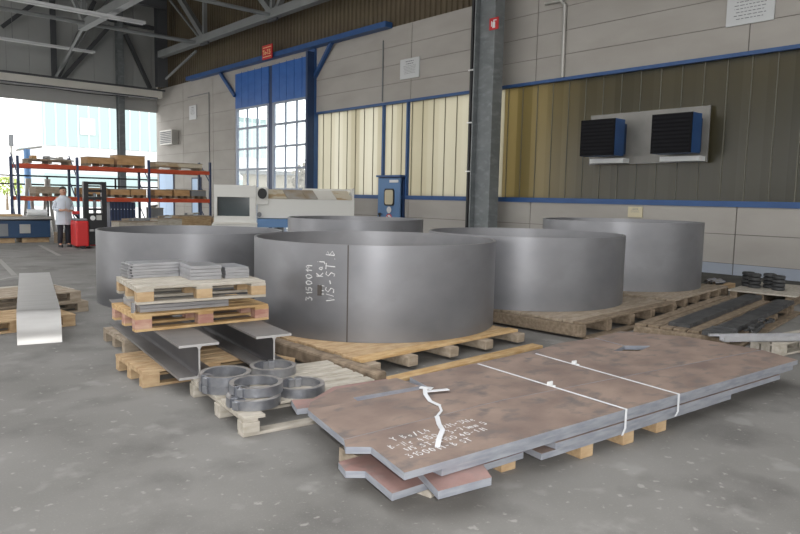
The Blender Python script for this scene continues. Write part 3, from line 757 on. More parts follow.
plate('steel_plate', [(2.47, front(2.47)+.012), (2.47, 3.4), (6.6, 3.1), (6.62, front(6.62)+.016)], Z3, 'second plate down, flush along the long front edge')
plate('steel_plate', [(2.44, 3.78), (2.52, 3.98), (2.66, 3.91), (2.95, 4.07), (3.42, 4.0), (3.40, 3.42), (2.50, 3.45), (2.62, 3.72)], Z3-.012, 'reddish plate with a small tab peeking out at the back left', 'plate_red', .04)
plate('steel_plate', [(3.38, front(3.38)+.004), (3.38, 3.3), (6.3, 3.15), (6.35, front(6.35)+.004)], Z2, 'third plate down in the middle of the stack')
plate('steel_plate', [(3.26, front(3.26)+.012), (3.40, 3.25), (5.6, 3.25), (5.53, front(5.53)+.016)], Z1, 'lowest long plate resting on the wood blocks')
plate('steel_plate', [(2.20, 2.51), (2.27, 2.82), (2.185, 2.89), (2.23, 3.02), (3.20, 2.98), (3.20, 2.45)], Z1, 'low reddish plate below the notched corner', 'plate_red')
plate('steel_plate', [(2.335, 2.31), (2.67, 2.255), (2.86, 2.50), (2.55, 2.57)], Z1+.005, 'small pinkish square plate sticking out lowest in front', 'plate_red', .05) if False else None
tabp = plate('steel_plate', [(2.335, 2.31), (2.68, 2.255), (2.87, 2.55), (2.50, 2.72)], Z1+.045, 'small pinkish square plate sticking out in front of the stack', 'plate_red', .044)
tag(MB().box(-.11, .11, -.05, .05, 0, .09).build('wood_block', 'wood_grey', None, (2.62, 2.62, 0), R(10), .004), 'wood block beneath the small pinkish plate', 'block')
for i, (x, y) in enumerate(((3.17, 2.60), (3.74, 2.42), (4.18, 2.38), (4.60, 2.36))):
    tag(MB().box(-.06, .06, -.07, .9, 0, .088).build('wood_block', 'wood', None, (x, y, 0), R(-6), .004),
        ['wood bearer under the plate stack, farthest left of four', 'wood bearer under the plate stack, second from left', 'wood bearer under the plate stack, third from left', 'wood bearer under the plate stack, rightmost of four'][i], 'block', 'wood bearers under the plates')
for i, (x, y) in enumerate(((2.5, 3.0), (5.9, 2.9), (3.0, 3.3), (6.3, 3.55))):
    zt = (.09, .135, .175, .227)[i]
    tag(MB().box(-.06, .06, *((-.12, .06) if i == 3 else (-.3, .3)), 0, zt-.001).build('wood_block', 'wood_old', None, (x, y, 0), 0, .004), ['hidden wood bearer under the low reddish plate', 'hidden wood bearer under the right end of the stack', 'hidden wood bearer under the tabbed plate', 'hidden wood block under the cut-out plate end at the back right'][i], 'block')

def strap(a, b, label, drop, kx):
    s = empty('packing_strap', (0, 0, 0), 0, label, 'strap', 'white straps around the plate stack')
    z = Z4+.003; d = (Vector(b)-Vector(a)).normalized(); wv = Vector((-d.y, d.x)).normalized()*.011
    def quad(m, p, q):
        p = Vector(p); q = Vector(q); W = Vector((wv.x, wv.y, 0))
        up = Vector((0, 0, .002)) if abs((q-p).normalized().z) < .5 else Vector((d.x, d.y, 0))*.002
        vs = [p-W, p+W, q+W, q-W, p-W+up, p+W+up, q+W+up, q-W+up]
        m.add(vs, [(0, 1, 2, 3), (7, 6, 5, 4), (0, 4, 5, 1), (1, 5, 6, 2), (2, 6, 7, 3), (3, 7, 4, 0)])
    m = MB(); e = Vector((b[0], b[1]))+d*.006
    quad(m, (a[0], a[1], z), (e.x, e.y, z)); quad(m, (e.x, e.y, z), (e.x, e.y, z-.13)); f2 = e-d*.03-wv*2
    quad(m, (e.x, e.y, z-.13), (e.x-.03, e.y+.002, z-drop))
    m.build('strap_band', 'tape', s)
    k = Vector(a)+(Vector(b)-Vector(a))*kx
    bk = MB(); ang_ = math.atan2(d.y, d.x)
    bk.obox((k.x, k.y, z+.006), (.07, .03, .008), ang_); bk.obox((k.x-.02, k.y, z+.022), (.012, .035, .03), ang_); bk.obox((k.x+.02, k.y+.01, z+.018), (.012, .03, .025), ang_+.3)
    bk.build('buckle', 'white', s)
    return s
strap((4.20, 3.73), (4.07, front(4.07)), 'white packing strap crossing the plate stack, left one', .175, .55)
strap((4.91, 3.67), (4.71, front(4.71)), 'white packing strap crossing the plate stack, right one', .16, .32)
# loose ribbon
rb = MB(); pts = [(3.36, 3.42, .285), (3.26, 3.39, .31), (3.18, 3.30, .295), (3.13, 3.20, .28), (3.12, 3.10, .277), (3.05, 3.01, .277), (2.94, 2.94, .280), (2.85, 2.83, .277), (2.77, 2.72, .29), (2.65, 2.63, .285), (2.58, 2.57, .275)]
for i in range(len(pts)-1):
    a, b = Vector(pts[i]), Vector(pts[i+1]); d = (b-a); wv = Vector((-d.y, d.x, 0)).normalized()*(.015 if i not in (4, 5) else .008)
    rb.add([a-wv, a+wv, b+wv, b-wv, a-wv+Vector((0, 0, .003)), a+wv+Vector((0, 0, .003)), b+wv+Vector((0, 0, .003)), b-wv+Vector((0, 0, .003))], [(3, 2, 1, 0), (4, 5, 6, 7), (0, 4, 7, 3), (1, 2, 6, 5), (0, 1, 5, 4), (2, 3, 7, 6)])
rb.obox((3.33, 3.33, .29), (.17, .04, .004), R(-20)); rb.obox((3.28, 3.40, .30), (.05, .09, .004), R(30))
tag(rb.build('loose_ribbon', 'tape'), 'loose white strap end curling over the chalk lines', 'strap')
# chalk lines on the front plate
wr = empty('chalk_note', (0, 0, 0), 0, 'handwritten white chalk lines on the front rusty plate', 'writing')
def on_plate(x0, y0, rz):
    c, s = math.cos(rz), math.sin(rz)
    return lambda x, y: (x0+x*c-y*s, y0+x*s+y*c, Z4+.0015)
PL = ((2.46, 2.80, 'Y Bo/L4  -2M-3We', .07), (2.37, 2.715, 'B-Nr 4150 -3-71mm 5', .07), (2.42, 2.635, 'WS.ST-3150 40-1 M', .065), (2.36, 2.555, '3150019-B ST', .07))
for k, (x0, y0, s_, sz) in enumerate(PL): handwriting(s_, sz*.74, on_plate(x0, y0, R(-4)), 'chalk_line', wr, .008, k+20)

# ------------------------------------------------------------------ left: curved plate on pallets
x, y = ctr((1.15, 8.68), R(4), 1.30, .8)
make_pallet('pallet under the curved plate, nearest the camera on the left', (x, y, 0), R(4), 1.30, .8, 'wood')
x, y = ctr((1.68, 9.62), R(6), 1.22, .8)
make_pallet('lower pallet of the pair behind the curved plate', (x, y, 0), R(6), 1.22, .8, 'wood_old')
x, y = ctr((1.60, 9.58), R(9), 1.22, .9)
make_pallet('upper pallet of the pair behind the curved plate', (x, y, .145), R(9), 1.22, .9, 'wood_old')
x, y = ctr((2.15, 10.95), R(8), .95, .9)
make_pallet('low pallet on the floor left of the rear ring', (x, y, 0), R(8), .95, .9, 'wood_grey')
tag(MB().box(-.12, .12, -.15, .15, 0, .142).build('blue_crate', 'plinth', None, (2.72, 9.72, .0), R(9), .004), 'x', 'box') if False else None
# curved plate: flat run that rolls down to the floor
cp = MB(); t = .022; prof = []
Rr = .36
for k in range(0, 11): 
    a = R(90*k/10)
    prof.append((-Rr*math.sin(a) , .33-Rr+Rr*math.cos(a)))
prof = [(3.75, .33)]+prof
prof[-1] = (prof[-1][0], .0)
pin = [(3.75, .33-t)]+[(-(Rr-t)*math.sin(R(9*k)), .33-Rr+(Rr-t)*math.cos(R(9*k))) for k in range(11)]
pin[-1] = (pin[-1][0], .0)
hw = .215
for sgn, pr in ((1, prof), (-1, pin)):
    vs = []
    for yy, z in pr: vs += [(-hw, yy, z), (hw, yy, z)]
    fs = [(2*i, 2*i+2, 2*i+3, 2*i+1) if sgn < 0 else (2*i, 2*i+1, 2*i+3, 2*i+2) for i in range(len(pr)-1)]
    cp.add(vs, fs, 0, True)
n = len(prof)
vs = [(s*hw, yy, z) for s in (-1, 1) for pr in (prof, pin) for yy, z in pr]
cp.add(vs, [(i, i+1, n+i+1, n+i) for i in range(n-1)]+[(2*n+i, 3*n+i, 3*n+i+1, 2*n+i+1) for i in range(n-1)], 0)
cp.add([(-hw, 3.75, .33), (hw, 3.75, .33), (hw, 3.75, .33-t), (-hw, 3.75, .33-t)], [(0, 1, 2, 3)], 0)
o = cp.build('curved_plate', 'roller_steel', None, (1.925, 8.28, .0), R(-12.5))
tag(o, 'long shiny steel strip lying on pallets, its near end curved to the floor', 'plate')
# the pipes on the left pallet
for i, (p, q, r, mt, lab) in enumerate((((1.12, 8.80, .20), (1.55, 9.42, .20), .045, 'galv', 'grey pipe on the left pallet, lowest of the scrap pipes'),
                                        ((1.32, 8.78, .21), (1.70, 9.40, .21), .05, 'black', 'black pipe on the left pallet beside the curved strip'),
                                        ((1.22, 8.84, .315), (1.64, 9.38, .315), .04, 'text_grey', 'dark pipe lying on top of the other scrap pipes'))):
    ob = empty('scrap_pipe', p, 0, lab, 'pipe', 'scrap pipes on the left pallet')
    d = Vector(q)-Vector(p); m = MB(); m.cyl((0, 0, 0), d, r, 16); m.build('pipe_body', mt, ob)
    MB().cyl(d*.3, d*.36, r*1.25, 16).build('pipe_collar', mt, ob)

# ------------------------------------------------------------------ right group
g1 = crib('timber_pallet', (7.86, 3.10), R(8), 3.7, 1.2, (.08, .9, 1.7, 2.5, 3.3, 3.6), .15, 'long dirty timber pallet under the black bars on the right', 'wood_dirty', 'wood_dirty', .12, deck='wood_dirty')
for i, (x, y, L, lab) in enumerate(((7.98, 3.84, 3.6, 'long black flat bar on the right pallet, rear one'), (7.74, 3.30, .42, 'short black plate at the pallet end, behind the grey profile'), (8.20, 3.36, 3.2, 'long black flat bar on the right pallet, front one'))):
    m = MB(); W = (.26, .30, .24)[i]; h = .05
    nseg = 26
    rnd = random.Random(i+3)
    top = []; 
    for k in range(nseg+1):
        xx = L*k/nseg
        top.append((xx, -W/2+rnd.uniform(-.008, .008), W/2+rnd.uniform(-.008, .008), h+rnd.uniform(-.006, .004)))
    vs = []
    for xx, a, b, zz in top: vs += [(xx, a, 0), (xx, b, 0), (xx, b-.01, zz), (xx, a+.01, zz)]
    fs = []
    for k in range(nseg):
        o_ = 4*k
        for e in range(4): fs.append((o_+e, o_+4+e, o_+4+(e+1) % 4, o_+(e+1) % 4))
    fs += [(0, 1, 2, 3), (4*nseg+3, 4*nseg+2, 4*nseg+1, 4*nseg)]
    m.add(vs, fs)
    tag(m.build('black_bar', 'black_bar', None, (x, y, .151), R(8), 0), lab, 'bar', 'black bars on the right pallet')
# rubble-like scale heap -> torn strip bundle
tb = MB(); rnd = random.Random(5)
for k in range(26):
    a = rnd.uniform(-.2, .2); x = 8.35+rnd.uniform(0, .9); y = 3.13+rnd.uniform(-.06, .06)+(x-8.3)*.13
    tb.obox((x, y, .165+rnd.uniform(0, .05)), (rnd.uniform(.1, .25), .035, .02), R(8)+a)
tag(tb.build('scrap_strips', 'black_bar', None), 'heap of dark ragged metal strips beside the black bars', 'scrap', kind='stuff')
x, y = ctr((7.98, 2.68), R(-8), 1.35, .34)
make_pallet('pale pallet under the long grey profile at the right edge', (x, y, 0), R(-8), 1.35, .34, 'wood_grey', .144, boards=3)
pr = empty('steel_profile', (7.56, 3.17, .152), R(-33), 'long bright grey channel profile reaching out of the right edge', 'profile')
m = MB(); m.box(0, 2.4, -.10, .0, 0, .012); m.box(0, 2.4, -.012, 0, 0, .07); m.box(0, 2.4, -.10, -.088, 0, .055); m.build('channel', 'zinc', pr)
m = MB(); m.box(-.12, 2.2, .0, .03, .045, .07); m.build('edge_flange', 'zinc', pr)
# board with wheel stacks
x, y = 12.45, 4.25
g2 = empty('wooden_pallet', (12.18, 3.96, 0), R(7), 'pale board topped pallet carrying four dark wheel stacks', 'pallet')
for yy in (.06, .5, .92): MB().box(0, 1.7, yy-.06, yy+.06, 0, .16).build('bearer', 'wood_dirty', g2)
MB().box(-.05, 1.75, -.05, 1.0, .16, .185).build('top_board', 'wood_grey', g2)
def wheel_stack():
    s = empty('wheel_stack', (0, 0, 0), 0, 'x', 'wheels', 'stacks of dark wheels on the board')
    for k in range(4):
        m = MB(); z = k*.066
        m.lathe([(.085, z), (.105, z+.012), (.105, z+.05), (.085, z+.062), (.04, z+.062), (.04, z)], 28, mi=0); m.build('wheel', 'black_bar', s)
    return s
ws = wheel_stack()
for i, (x, y, lab) in enumerate(((12.85, 4.95, 'stack of dark wheels, rear one of the left pair'), (12.67, 4.77, 'stack of dark wheels, front one of the left pair'),
                                 (12.92, 4.61, 'stack of dark wheels, rear one of the right pair'), (12.69, 4.38, 'stack of dark wheels, front one of the right pair'))):
    o = ws if i == 0 else copy_tree(ws)
    o.location = (x, y, .187); o['label'] = lab
tag(MB().bar((13.0, 5.75, .05), (13.9, 5.65, .05), .14, .10).build('timber_block', 'wood', None, bevel=.01), 'short timber on the floor behind the right ring', 'timber')
sb = empty('metal_offcuts', (13.15, 5.75, .10), 0, 'few shiny metal tubes lying on the timber behind the right ring', 'tubes')
for k in range(4): MB().cyl((0, -.06+k*.05, .04+.02*(k % 2)), (.35, -.1+k*.06, .04+.03*(k % 2)), .035, 14).build('tube', 'shiny', sb)
MB().box(.05, .3, -.12, .15, 0, .02).build('plate', 'black', sb)
struct(MB().box(13.75, 16.38, -8, 11.5, .0, .004).build('trim_2', 'grime'), 'dark grimy floor band along the foot of the wall', 'trim')

# floor marks
fm = MB()
for (p, q) in (((3.0, 14.6), (3.42, 18.2)), ((4.85, 18.6), (5.3, 22.4)), ((2.2, 13.6), (3.05, 14.5)), ((-1, 12.6), (2.2, 13.6))):
    fm.bar((*p, .002), (*q, .002), .10, .004)
struct(fm.build('trim_3', 'line_paint'), 'worn pale floor lines left of the rear ring', 'trim')

# ------------------------------------------------------------------ rack
RY = 25.4
rk = empty('pallet_rack', (8.8, RY+.5, 0), 0, 'long blue and red pallet rack near the open hall end', 'rack')
ups = (5.42, 7.28, 9.8, 12.25)
for x in ups:
    for yy in (-.5, .5):
        zt = 2.78+.03*(x-5)*.5
        m = MB(); m.box(x-8.8-.04, x-8.8+.04, yy-.04, yy+.04, 0, zt); m.build('upright', 'rack_blue', rk)
    m = MB()
    for z in (.3, 1.2, 2.1): m.bar((x-8.8, -.46, z), (x-8.8, .46, z+.8), .03, .03)
    m.build('lattice', 'rack_blue', rk)
for a, b in zip(ups, ups[1:]):
    for yy in (-.52, .52):
        for z in (1.36, 2.46): MB().box(a-8.8+.04, b-8.8-.04, yy-.025, yy+.025, z-.07, z+.07).build('beam', 'rack_red', rk)
    for z in (1.43, 2.53):
        m = MB()
        for k in range(4): m.box(a-8.8+.3+k*(b-a-.5)/3-.05, a-8.8+.3+k*(b-a-.5)/3+.05, -.5, .5, z, z+.02)
        m.build('shelf_bars', 'wood', rk)
def crate(x0, x1, z0, h, label, mt='carton', name='wooden_crate', y0=RY+.05, dep=.8, cat='crate', top=True, feet=True):
    c = empty(name, ((x0+x1)/2, y0+dep/2, z0), 0, label, cat, None)
    L = x1-x0; f = .09 if feet else 0
    MB().box(-L/2, L/2, -dep/2, dep/2, f, h).build('body', mt, c, bevel=.006)
    if feet:
        for k in range(3): MB().box(-L/2+k*(L-.12)/2, -L/2+k*(L-.12)/2+.12, -dep/2, dep/2, 0, f).build('foot', 'wood_dirty', c)
    if top: MB().box(-L/2-.01, L/2+.01, -dep/2-.01, dep/2+.01, h, h+.025).build('lid', 'wood_old', c)
    return c
z2, z1 = 2.551, 1.451
g_ = 'goods on the rack'
c = crate(5.75, 7.1, z2, .13, 'flat pallet of odd castings, top shelf at the far left of the rack', 'wood_dirty', 'loaded_pallet', cat='pallet')
for k in range(3): MB().box(-.5+k*.42, -.36+k*.42, -.2, .2, .155, .27).build('casting', ('carton', 'text_grey', 'galv')[k], c)
MB().bar((-.1, -.3, .22), (.85, -.1, .14), .05, .05).build('steel_bar', 'galv', c)
crate(7.65, 8.55, z2, .30, 'low brown carton, top shelf left of the tall carton', 'carton', 'carton_box', cat='carton')
crate(8.68, 9.68, z2, .42, 'tall brown carton, top shelf centre of the rack', 'carton', 'carton_box', cat='carton')
crate(10.1, 11.95, z2, .24, 'long flat brown crate, top shelf right end of the rack', 'machine_tan')
lows = ((5.95, 6.85, .30, 'grey box of parts on the lower shelf far left of the rack', 'wood_old'), (7.4, 8.3, .30, 'wooden box on the lower shelf behind the forklift mast', 'carton'),
        (8.42, 9.1, .28, 'brown box on the lower shelf just right of the forklift', 'carton'), (9.14, 9.72, .30, 'brown box on the lower shelf left of the third upright', 'carton'),
        (10.05, 10.72, .30, 'brown box on the lower shelf right of the third upright', 'carton'), (10.8, 11.42, .32, 'brown box on the lower shelf with parts on its lid', 'carton'),
        (11.5, 12.1, .31, 'dark grey box on the lower shelf at the right end', 'text_grey'))
for a, b, h, lab, mt in lows: crate(a, b, z1, h, lab, mt)
# floor goods below the rack
nc = crate(8.38, 9.3, .0, 1.28, 'tall navy ribbed crate under the lower shelf right of the forklift', 'navy', 'ribbed_crate', top=False)
m = MB()
for k in range(8): m.box(-.44+k*.118, -.40+k*.118, -.42, -.4, .1, 1.25)
for k in range(8): m.box(-.44+k*.118, -.415+k*.118, -.425, -.42, 1.0, 1.03, 1)
m.build('ribs', ['rack_blue', 'white'], nc)
for a, b, y0, h, lab, mt in ((7.7, 9.0, 22.6, .66, 'low pale crate with a flat lid behind the forklift', 'wood_grey'), (9.3, 10.2, 23.4, .72, 'pale open crate in the clutter right of the forklift', 'wood_grey'),
                         (10.3, 11.6, 24.0, .80, 'wide wooden crate below the rack, centre right', 'wood'), (11.8, 12.8, 24.2, .74, 'low wooden crate at the right end of the rack', 'wood'),
                         (10.0, 10.4, 25.55, 1.05, 'grey metal box standing under the lower shelf', 'text_grey')):
    cc = crate(a, b, 0, h, lab, mt, y0=y0, dep=.7)
    cc.location.y = y0+.35
    rnd = random.Random(int(a*10))
    for k in range(3): MB().bar((rnd.uniform(-.4, 0)*(b-a), rnd.uniform(-.2, .2), h+.07), (rnd.uniform(0, .4)*(b-a), rnd.uniform(-.2, .2), h+.10), .07, .07).build('loose_part', rnd.choice(['galv', 'text_grey', 'wood_old']), cc)
# dark railing behind the rack
rg = empty('guard_rail', (8.7, 28.6, 0), 0, 'thin black two bar rail behind the rack', 'railing')
for z in (2.18, 1.86): MB().bar((-3.2, 0, z), (2.7, 0, z), .06, .06).build('rail', 'black', rg)
for x in (-1.6, .95): MB().bar((x, 0, 0), (x, 0, 2.2), .06, .06).build('post', 'black', rg)
# a-frames
for i, x in enumerate((6.15, 6.78)):
    a = empty('a_frame_stand', (x, 27.3, 0), 0, ['grey a-frame stand behind the blue machine, left one', 'grey a-frame stand behind the blue machine, right one'][i], 'stand', 'grey stands')
    MB().bar((-.2, 0, 0), (-.03, 0, 2.0), .10, .10).build('leg', 'galv', a); MB().bar((.2, 0, 0), (.03, 0, 2.0), .10, .10).build('leg', 'galv', a)
    MB().box(-.09, .09, -.08, .08, 1.97, 2.06).build('cap', 'galv', a)
rr = empty('white_roll', (5.30, 24.05, .93), 0, 'white cylindrical roll lying on the blue machine', 'roll')
MB().cyl((.05, 0, 0), (.62, 0, 0), .11, 20).build('roll_body', 'white', rr)
MB().cyl((0, 0, 0), (.67, 0, 0), .03, 10).build('roll_core', 'text_grey', rr)
# blue machine
bm = empty('blue_machine', (5.3, 24.05, 0), 0, 'low dark blue machine with a flat bed at the left edge', 'machine')
MB().box(-.95, .60, -.5, .5, .16, .70).build('body', 'machine_blue', bm, bevel=.01)
MB().box(-1.0, .69, -.55, .55, .74, .82).build('bed', 'galv', bm)
MB().box(-.97, .66, -.52, .52, .70, .74).build('bed_edge', 'black', bm)
MB().box(-.28, .02, -.52, -.5, .3, .58).build('control_panel', 'galv', bm)
MB().box(-.93, -.6, -.52, -.5, .22, .6).build('vent_panel', 'text_grey', bm)
for x in (-.6, 0, .38): MB().box(x-.2, x+.2, -.4, .4, 0, .16).build('skid', 'wood', bm)
tag(MB().box(-.4, .4, -.3, .3, 0, .06).build('wood_offcuts', 'wood', None, (4.75, 24.0, .82), 0, .01), 'flat wood piece on the bed of the blue machine', 'wood')
cs = crate(5.95, 6.75, 0, .34, 'small dark pallet of parts left of the man', 'wood_dirty', 'loaded_pallet', y0=22.7, dep=.7, cat='pallet', top=False)
for k in range(4): MB().box(-.35+k*.19, -.23+k*.19, -.2, .1, .34, .44).build('casting', ('white', 'text_grey')[k % 2], cs)

# ------------------------------------------------------------------ forklift (pedestrian stacker)
fl = empty('forklift', (6.29, 20.82, 0), R(-4), 'red pedestrian forklift with a black mast beside the man', 'forklift')
MB().box(-.47, -.12, -.36, .36, .06, .80).build('chassis', 'red', fl, bevel=.05)
MB().box(-.44, -.14, -.30, .30, .80, .86).build('battery_cover', 'text_grey', fl, bevel=.02)
MB().box(-.12, .52, -.05, .40, .06, .36).build('base_frame', 'red', fl, bevel=.02)
for x in (-.13, .36): MB().box(x-.065, x+.065, -.16, .02, .06, 1.93).build('mast_rail', 'black', fl)
for z in (1.88, 1.66, 1.44): MB().box(-.10, .33, -.12, -.02, z-.035, z+.045).build('mast_crossbar', 'black', fl)
MB().box(-.08, .31, -.2, -.14, .55, 1.02).build('carriage', 'black', fl)
MB().box(-.08, .31, -.21, -.15, 1.10, 1.16).build('carriage_bar', 'black', fl)
MB().cyl((.115, -.06, .1), (.115, -.06, 1.6), .045, 14).build('lift_cylinder', 'text_grey', fl)
MB().cyl((.02, -.22, .88), (.02, -.2, .88), .07, 16).build('gauge', 'white', fl); MB().box(.12, .26, -.22, -.2, .82, .96).build('data_plate', 'galv', fl)
MB().box(-.06, .52, -.16, -.06, .10, .48).build('lower_cover', 'black', fl)
for y in (-.28, .28): MB().box(.42, 1.35, y-.08, y+.08, .08, .15).build('fork', 'red', fl, bevel=.01)
for x, y in ((-.3, -.3), (-.3, .3), (1.25, -.28), (1.25, .28)):
    MB().cyl((x, y-.05, .08), (x, y+.05, .08), .08, 18).build('wheel', 'black', fl)
MB().tube([(-.32, -.1, .85), (-.45, -.14, 1.0), (-.47, -.16, 1.04)], .03, 10).build('tiller', 'black', fl)
MB().obox((-.42, -.17, 1.03), (.20, .12, .09), 0).build('tiller_head', 'red', fl, bevel=.02)

# ------------------------------------------------------------------ man in a lab coat
def skin_body(name, joints, edges, mt, parent, root=0, sub=2):
    me = D.meshes.new(name); me.from_pydata([j[0] for j in joints], edges, [])
    o = D.objects.new(name, me); col.objects.link(o); o.parent = parent
    me.materials.append(M[mt])
    o.modifiers.new('skin', 'SKIN').use_smooth_shade = True
    for i, j in enumerate(joints):
        r = j[1] if isinstance(j[1], tuple) else (j[1], j[1])
        me.skin_vertices[0].data[i].radius = r; me.skin_vertices[0].data[i].use_root = (i == root)
    s = o.modifiers.new('sub', 'SUBSURF'); s.levels = sub; s.render_levels = sub
    return o
if True:
    man = empty('person', (5.74, 21.45, 0), R(4), 'man in a white lab coat standing left of the red forklift', 'person')
    # local frame: facing -Y, his right side at -X
    J = [((0, .0, .93), (.15, .10)), ((0, -.005, 1.12), (.14, .095)), ((0, .0, 1.32), (.165, .105)), ((0, .01, 1.43), (.10, .08)), ((0, 0, 1.49), .062), ((0, -.02, 1.545), .072), ((0, -.02, 1.64), (.088, .105)), ((0, -.01, 1.71), (.072, .085)),
         ((.17, .01, 1.40), .06), ((.25, .04, 1.14), .045), ((.17, -.20, 1.06), .037), ((.11, -.28, 1.07), .028),
         ((-.17, .01, 1.40), .06), ((-.27, .04, 1.13), .045), ((-.14, -.21, 1.08), .037), ((-.07, -.27, 1.09), .028),
         ((.09, .0, .86), .09), ((.10, -.01, .49), .06), ((.11, .03, .10), .042), ((.12, -.10, .05), .035),
         ((-.09, .0, .86), .09), ((-.11, -.03, .49), .06), ((-.12, .0, .10), .042), ((-.14, -.13, .05), .035)]
    Eg = [(0, 1), (1, 2), (2, 3), (3, 4), (4, 5), (5, 6), (6, 7), (3, 8), (8, 9), (9, 10), (10, 11), (3, 12), (12, 13), (13, 14), (14, 15), (0, 16), (16, 17), (17, 18), (18, 19), (0, 20), (20, 21), (21, 22), (22, 23)]
    # fingers and thumbs
    for w_i, (hx, hy, hz), sx in ((11, (.11, -.28, 1.07), -1), (15, (-.07, -.27, 1.09), 1)):
        for f_, ln_ in enumerate((.075, .085, .08, .06)):
            b0 = len(J); oz = .030-f_*.020
            J.append(((hx+sx*.045, hy-.02, hz+oz), .009)); J.append(((hx+sx*(.045+ln_*.5), hy-.03, hz+oz-.005), .008)); J.append(((hx+sx*(.045+ln_*.8), hy+.005, hz+oz-.012), .007))
            Eg += [(w_i, b0), (b0, b0+1), (b0+1, b0+2)]
        b0 = len(J); J.append(((hx+sx*.01, hy-.035, hz+.035), .010)); J.append(((hx+sx*.04, hy-.055, hz+.045), .008)); Eg += [(w_i, b0), (b0, b0+1)]
    # nose, ears
    b0 = len(J); J.append(((0, -.137, 1.625), .013)); Eg.append((6, b0))
    for sx in (-1, 1):
        b0 = len(J); J.append(((sx*.099, .0, 1.635), .015)); Eg.append((6, b0))
    skin_body('body', J, Eg, 'skin', man, 0, 2)
    eyes = MB()
    for sx in (-1, 1): eyes.obox((sx*.034, -.122, 1.655), (.022, .012, .010))
    eyes.build('eyes', 'hair', man)
    MB().obox((0, -.118, 1.585), (.05, .012, .010)).build('mouth', 'red_sign', man)
    hm = MB(); prof = []
    rings = []
    for k in range(8):
        a = R(6+k*12); rings.append((math.cos(a), math.sin(a)))
    nn = 24; vs = []
    for cr, sr in rings:
        for i in range(nn):
            t_ = 2*math.pi*i/nn
            drop = .02 if math.sin(t_) > -.2 else .055
            vs.append((1.02*.1*cr*math.cos(t_), .008+.118*cr*math.sin(t_), 1.672+(.105*sr if sr > 0.3 else .105*sr - 0) + (0.02 if (math.sin(t_) < -.4 and sr < .3) else 0)))
    fs = [(j*nn+i, j*nn+(i+1) % nn, (j+1)*nn+(i+1) % nn, (j+1)*nn+i) for j in range(len(rings)-1) for i in range(nn)]
    fs.append(tuple(range((len(rings)-1)*nn, len(rings)*nn)))
    hm.add(vs, fs, 0, True); hm.build('hair', 'hair', man)
    # coat: lofted shell from shoulders to below the knee, plus sleeves
    ct = MB(); prof = [(.66, .235, .175, 0), (.80, .225, .17, 0), (.93, .215, .16, 0), (1.10, .195, .145, 0), (1.25, .21, .15, 0), (1.36, .225, .145, 0), (1.43, .19, .12, .005), (1.475, .11, .095, .01), (1.515, .08, .085, .0)]
    nn = 32; vs = []
    for z, a, b, oy in prof:
        for i in range(nn):
            t_ = 2*math.pi*i/nn; wob = 1+(.035*math.sin(5*t_+z*3) if z < 1.0 else 0)
            vs.append((a*wob*math.cos(t_), oy+b*wob*math.sin(t_), z))
    fs = [(j*nn+i, j*nn+(i+1) % nn, (j+1)*nn+(i+1) % nn, (j+1)*nn+i) for j in range(len(prof)-1) for i in range(nn)]
    ct.add(vs, fs, 0, True)
    coat = ct.build('lab_coat', 'coat', man)
    for sx, pts in ((1, ((.16, .01, 1.40), (.245, .04, 1.13), (.18, -.19, 1.06))), (-1, ((-.16, .01, 1.40), (-.26, .04, 1.12), (-.16, -.19, 1.08)))):
        skin_body('sleeve', [(pts[0], .085), (pts[1], .075), (pts[2], .058)], [(0, 1), (1, 2)], 'coat', coat, 0, 2)
    MB().bar((0, -.178, .68), (0, -.15, 1.36), .012, .006, up=(0, 1, 0)).build('coat_front_seam', 'galv', coat)
    for sx, pts in ((1, ((.10, 0, .92), (.105, -.01, .49), (.115, .03, .07))), (-1, ((-.10, 0, .92), (-.115, -.03, .49), (-.125, .0, .07)))):
        skin_body('trouser_leg', [(pts[0], .10), (pts[1], .085), (pts[2], .075)], [(0, 1), (1, 2)], 'trousers', man, 0, 2)
    for x, y in ((.12, -.07), (-.14, -.10)):
        m = MB()
        pts = [(x+.048*math.cos(R(k*20))*(1 if True else 1), y+.14*math.sin(R(k*20))) for k in range(18)]
        m.prism(pts, 0, .075); m.build('shoe', 'black', man, bevel=.02)

# ------------------------------------------------------------------ beige machine before the door
mc = empty('beige_machine', (11.0, 20.55, .12), R(-30), 'long beige machine with a dark window, standing before the blue door', 'machine')
bx = MB()
bx.box(-1.06, .64, -.5, .5, 1.55, 1.98); bx.box(-1.06, -.93, -.5, .5, .85, 1.55); bx.box(.38, .64, -.5, .5, .85, 1.55); bx.box(-1.06, .64, -.5, .5, .62, .88)
bx.build('head_frame', 'machine_white', mc, bevel=.012)
MB().box(-.93, .38, -.25, .3, .88, 1.55).build('head_window', 'glass_dark', mc)
MB().box(-.9, .35, -.27, -.25, .88, 1.3).build('window_tint', 'galv', mc) if False else None
MB().box(-1.15, .68, -.6, .6, -.13, .60).build('base_cabinet', 'machine_white', mc, bevel=.012)
MB().box(-1.1, .7, -.64, -.5, .60, .66).build('front_tray', 'cream', mc)
MB().box(.70, 4.8, -.35, .4, .82, 1.52).build('long_body', 'machine_white', mc, bevel=.01)
MB().box(.66, 1.15, -.42, -.30, 1.30, 1.92).build('end_plate', 'machine_white', mc, bevel=.02)
o = MB(); o.cyl((.90, -.5, 1.70), (.90, -.38, 1.70), .19, 28); o.build('round_opening', 'duct_dark', mc)
o = MB(); o.cyl((.78, -.46, .95), (.78, -.36, .95), .09, 18); o.build('round_knob', 'text_grey', mc)
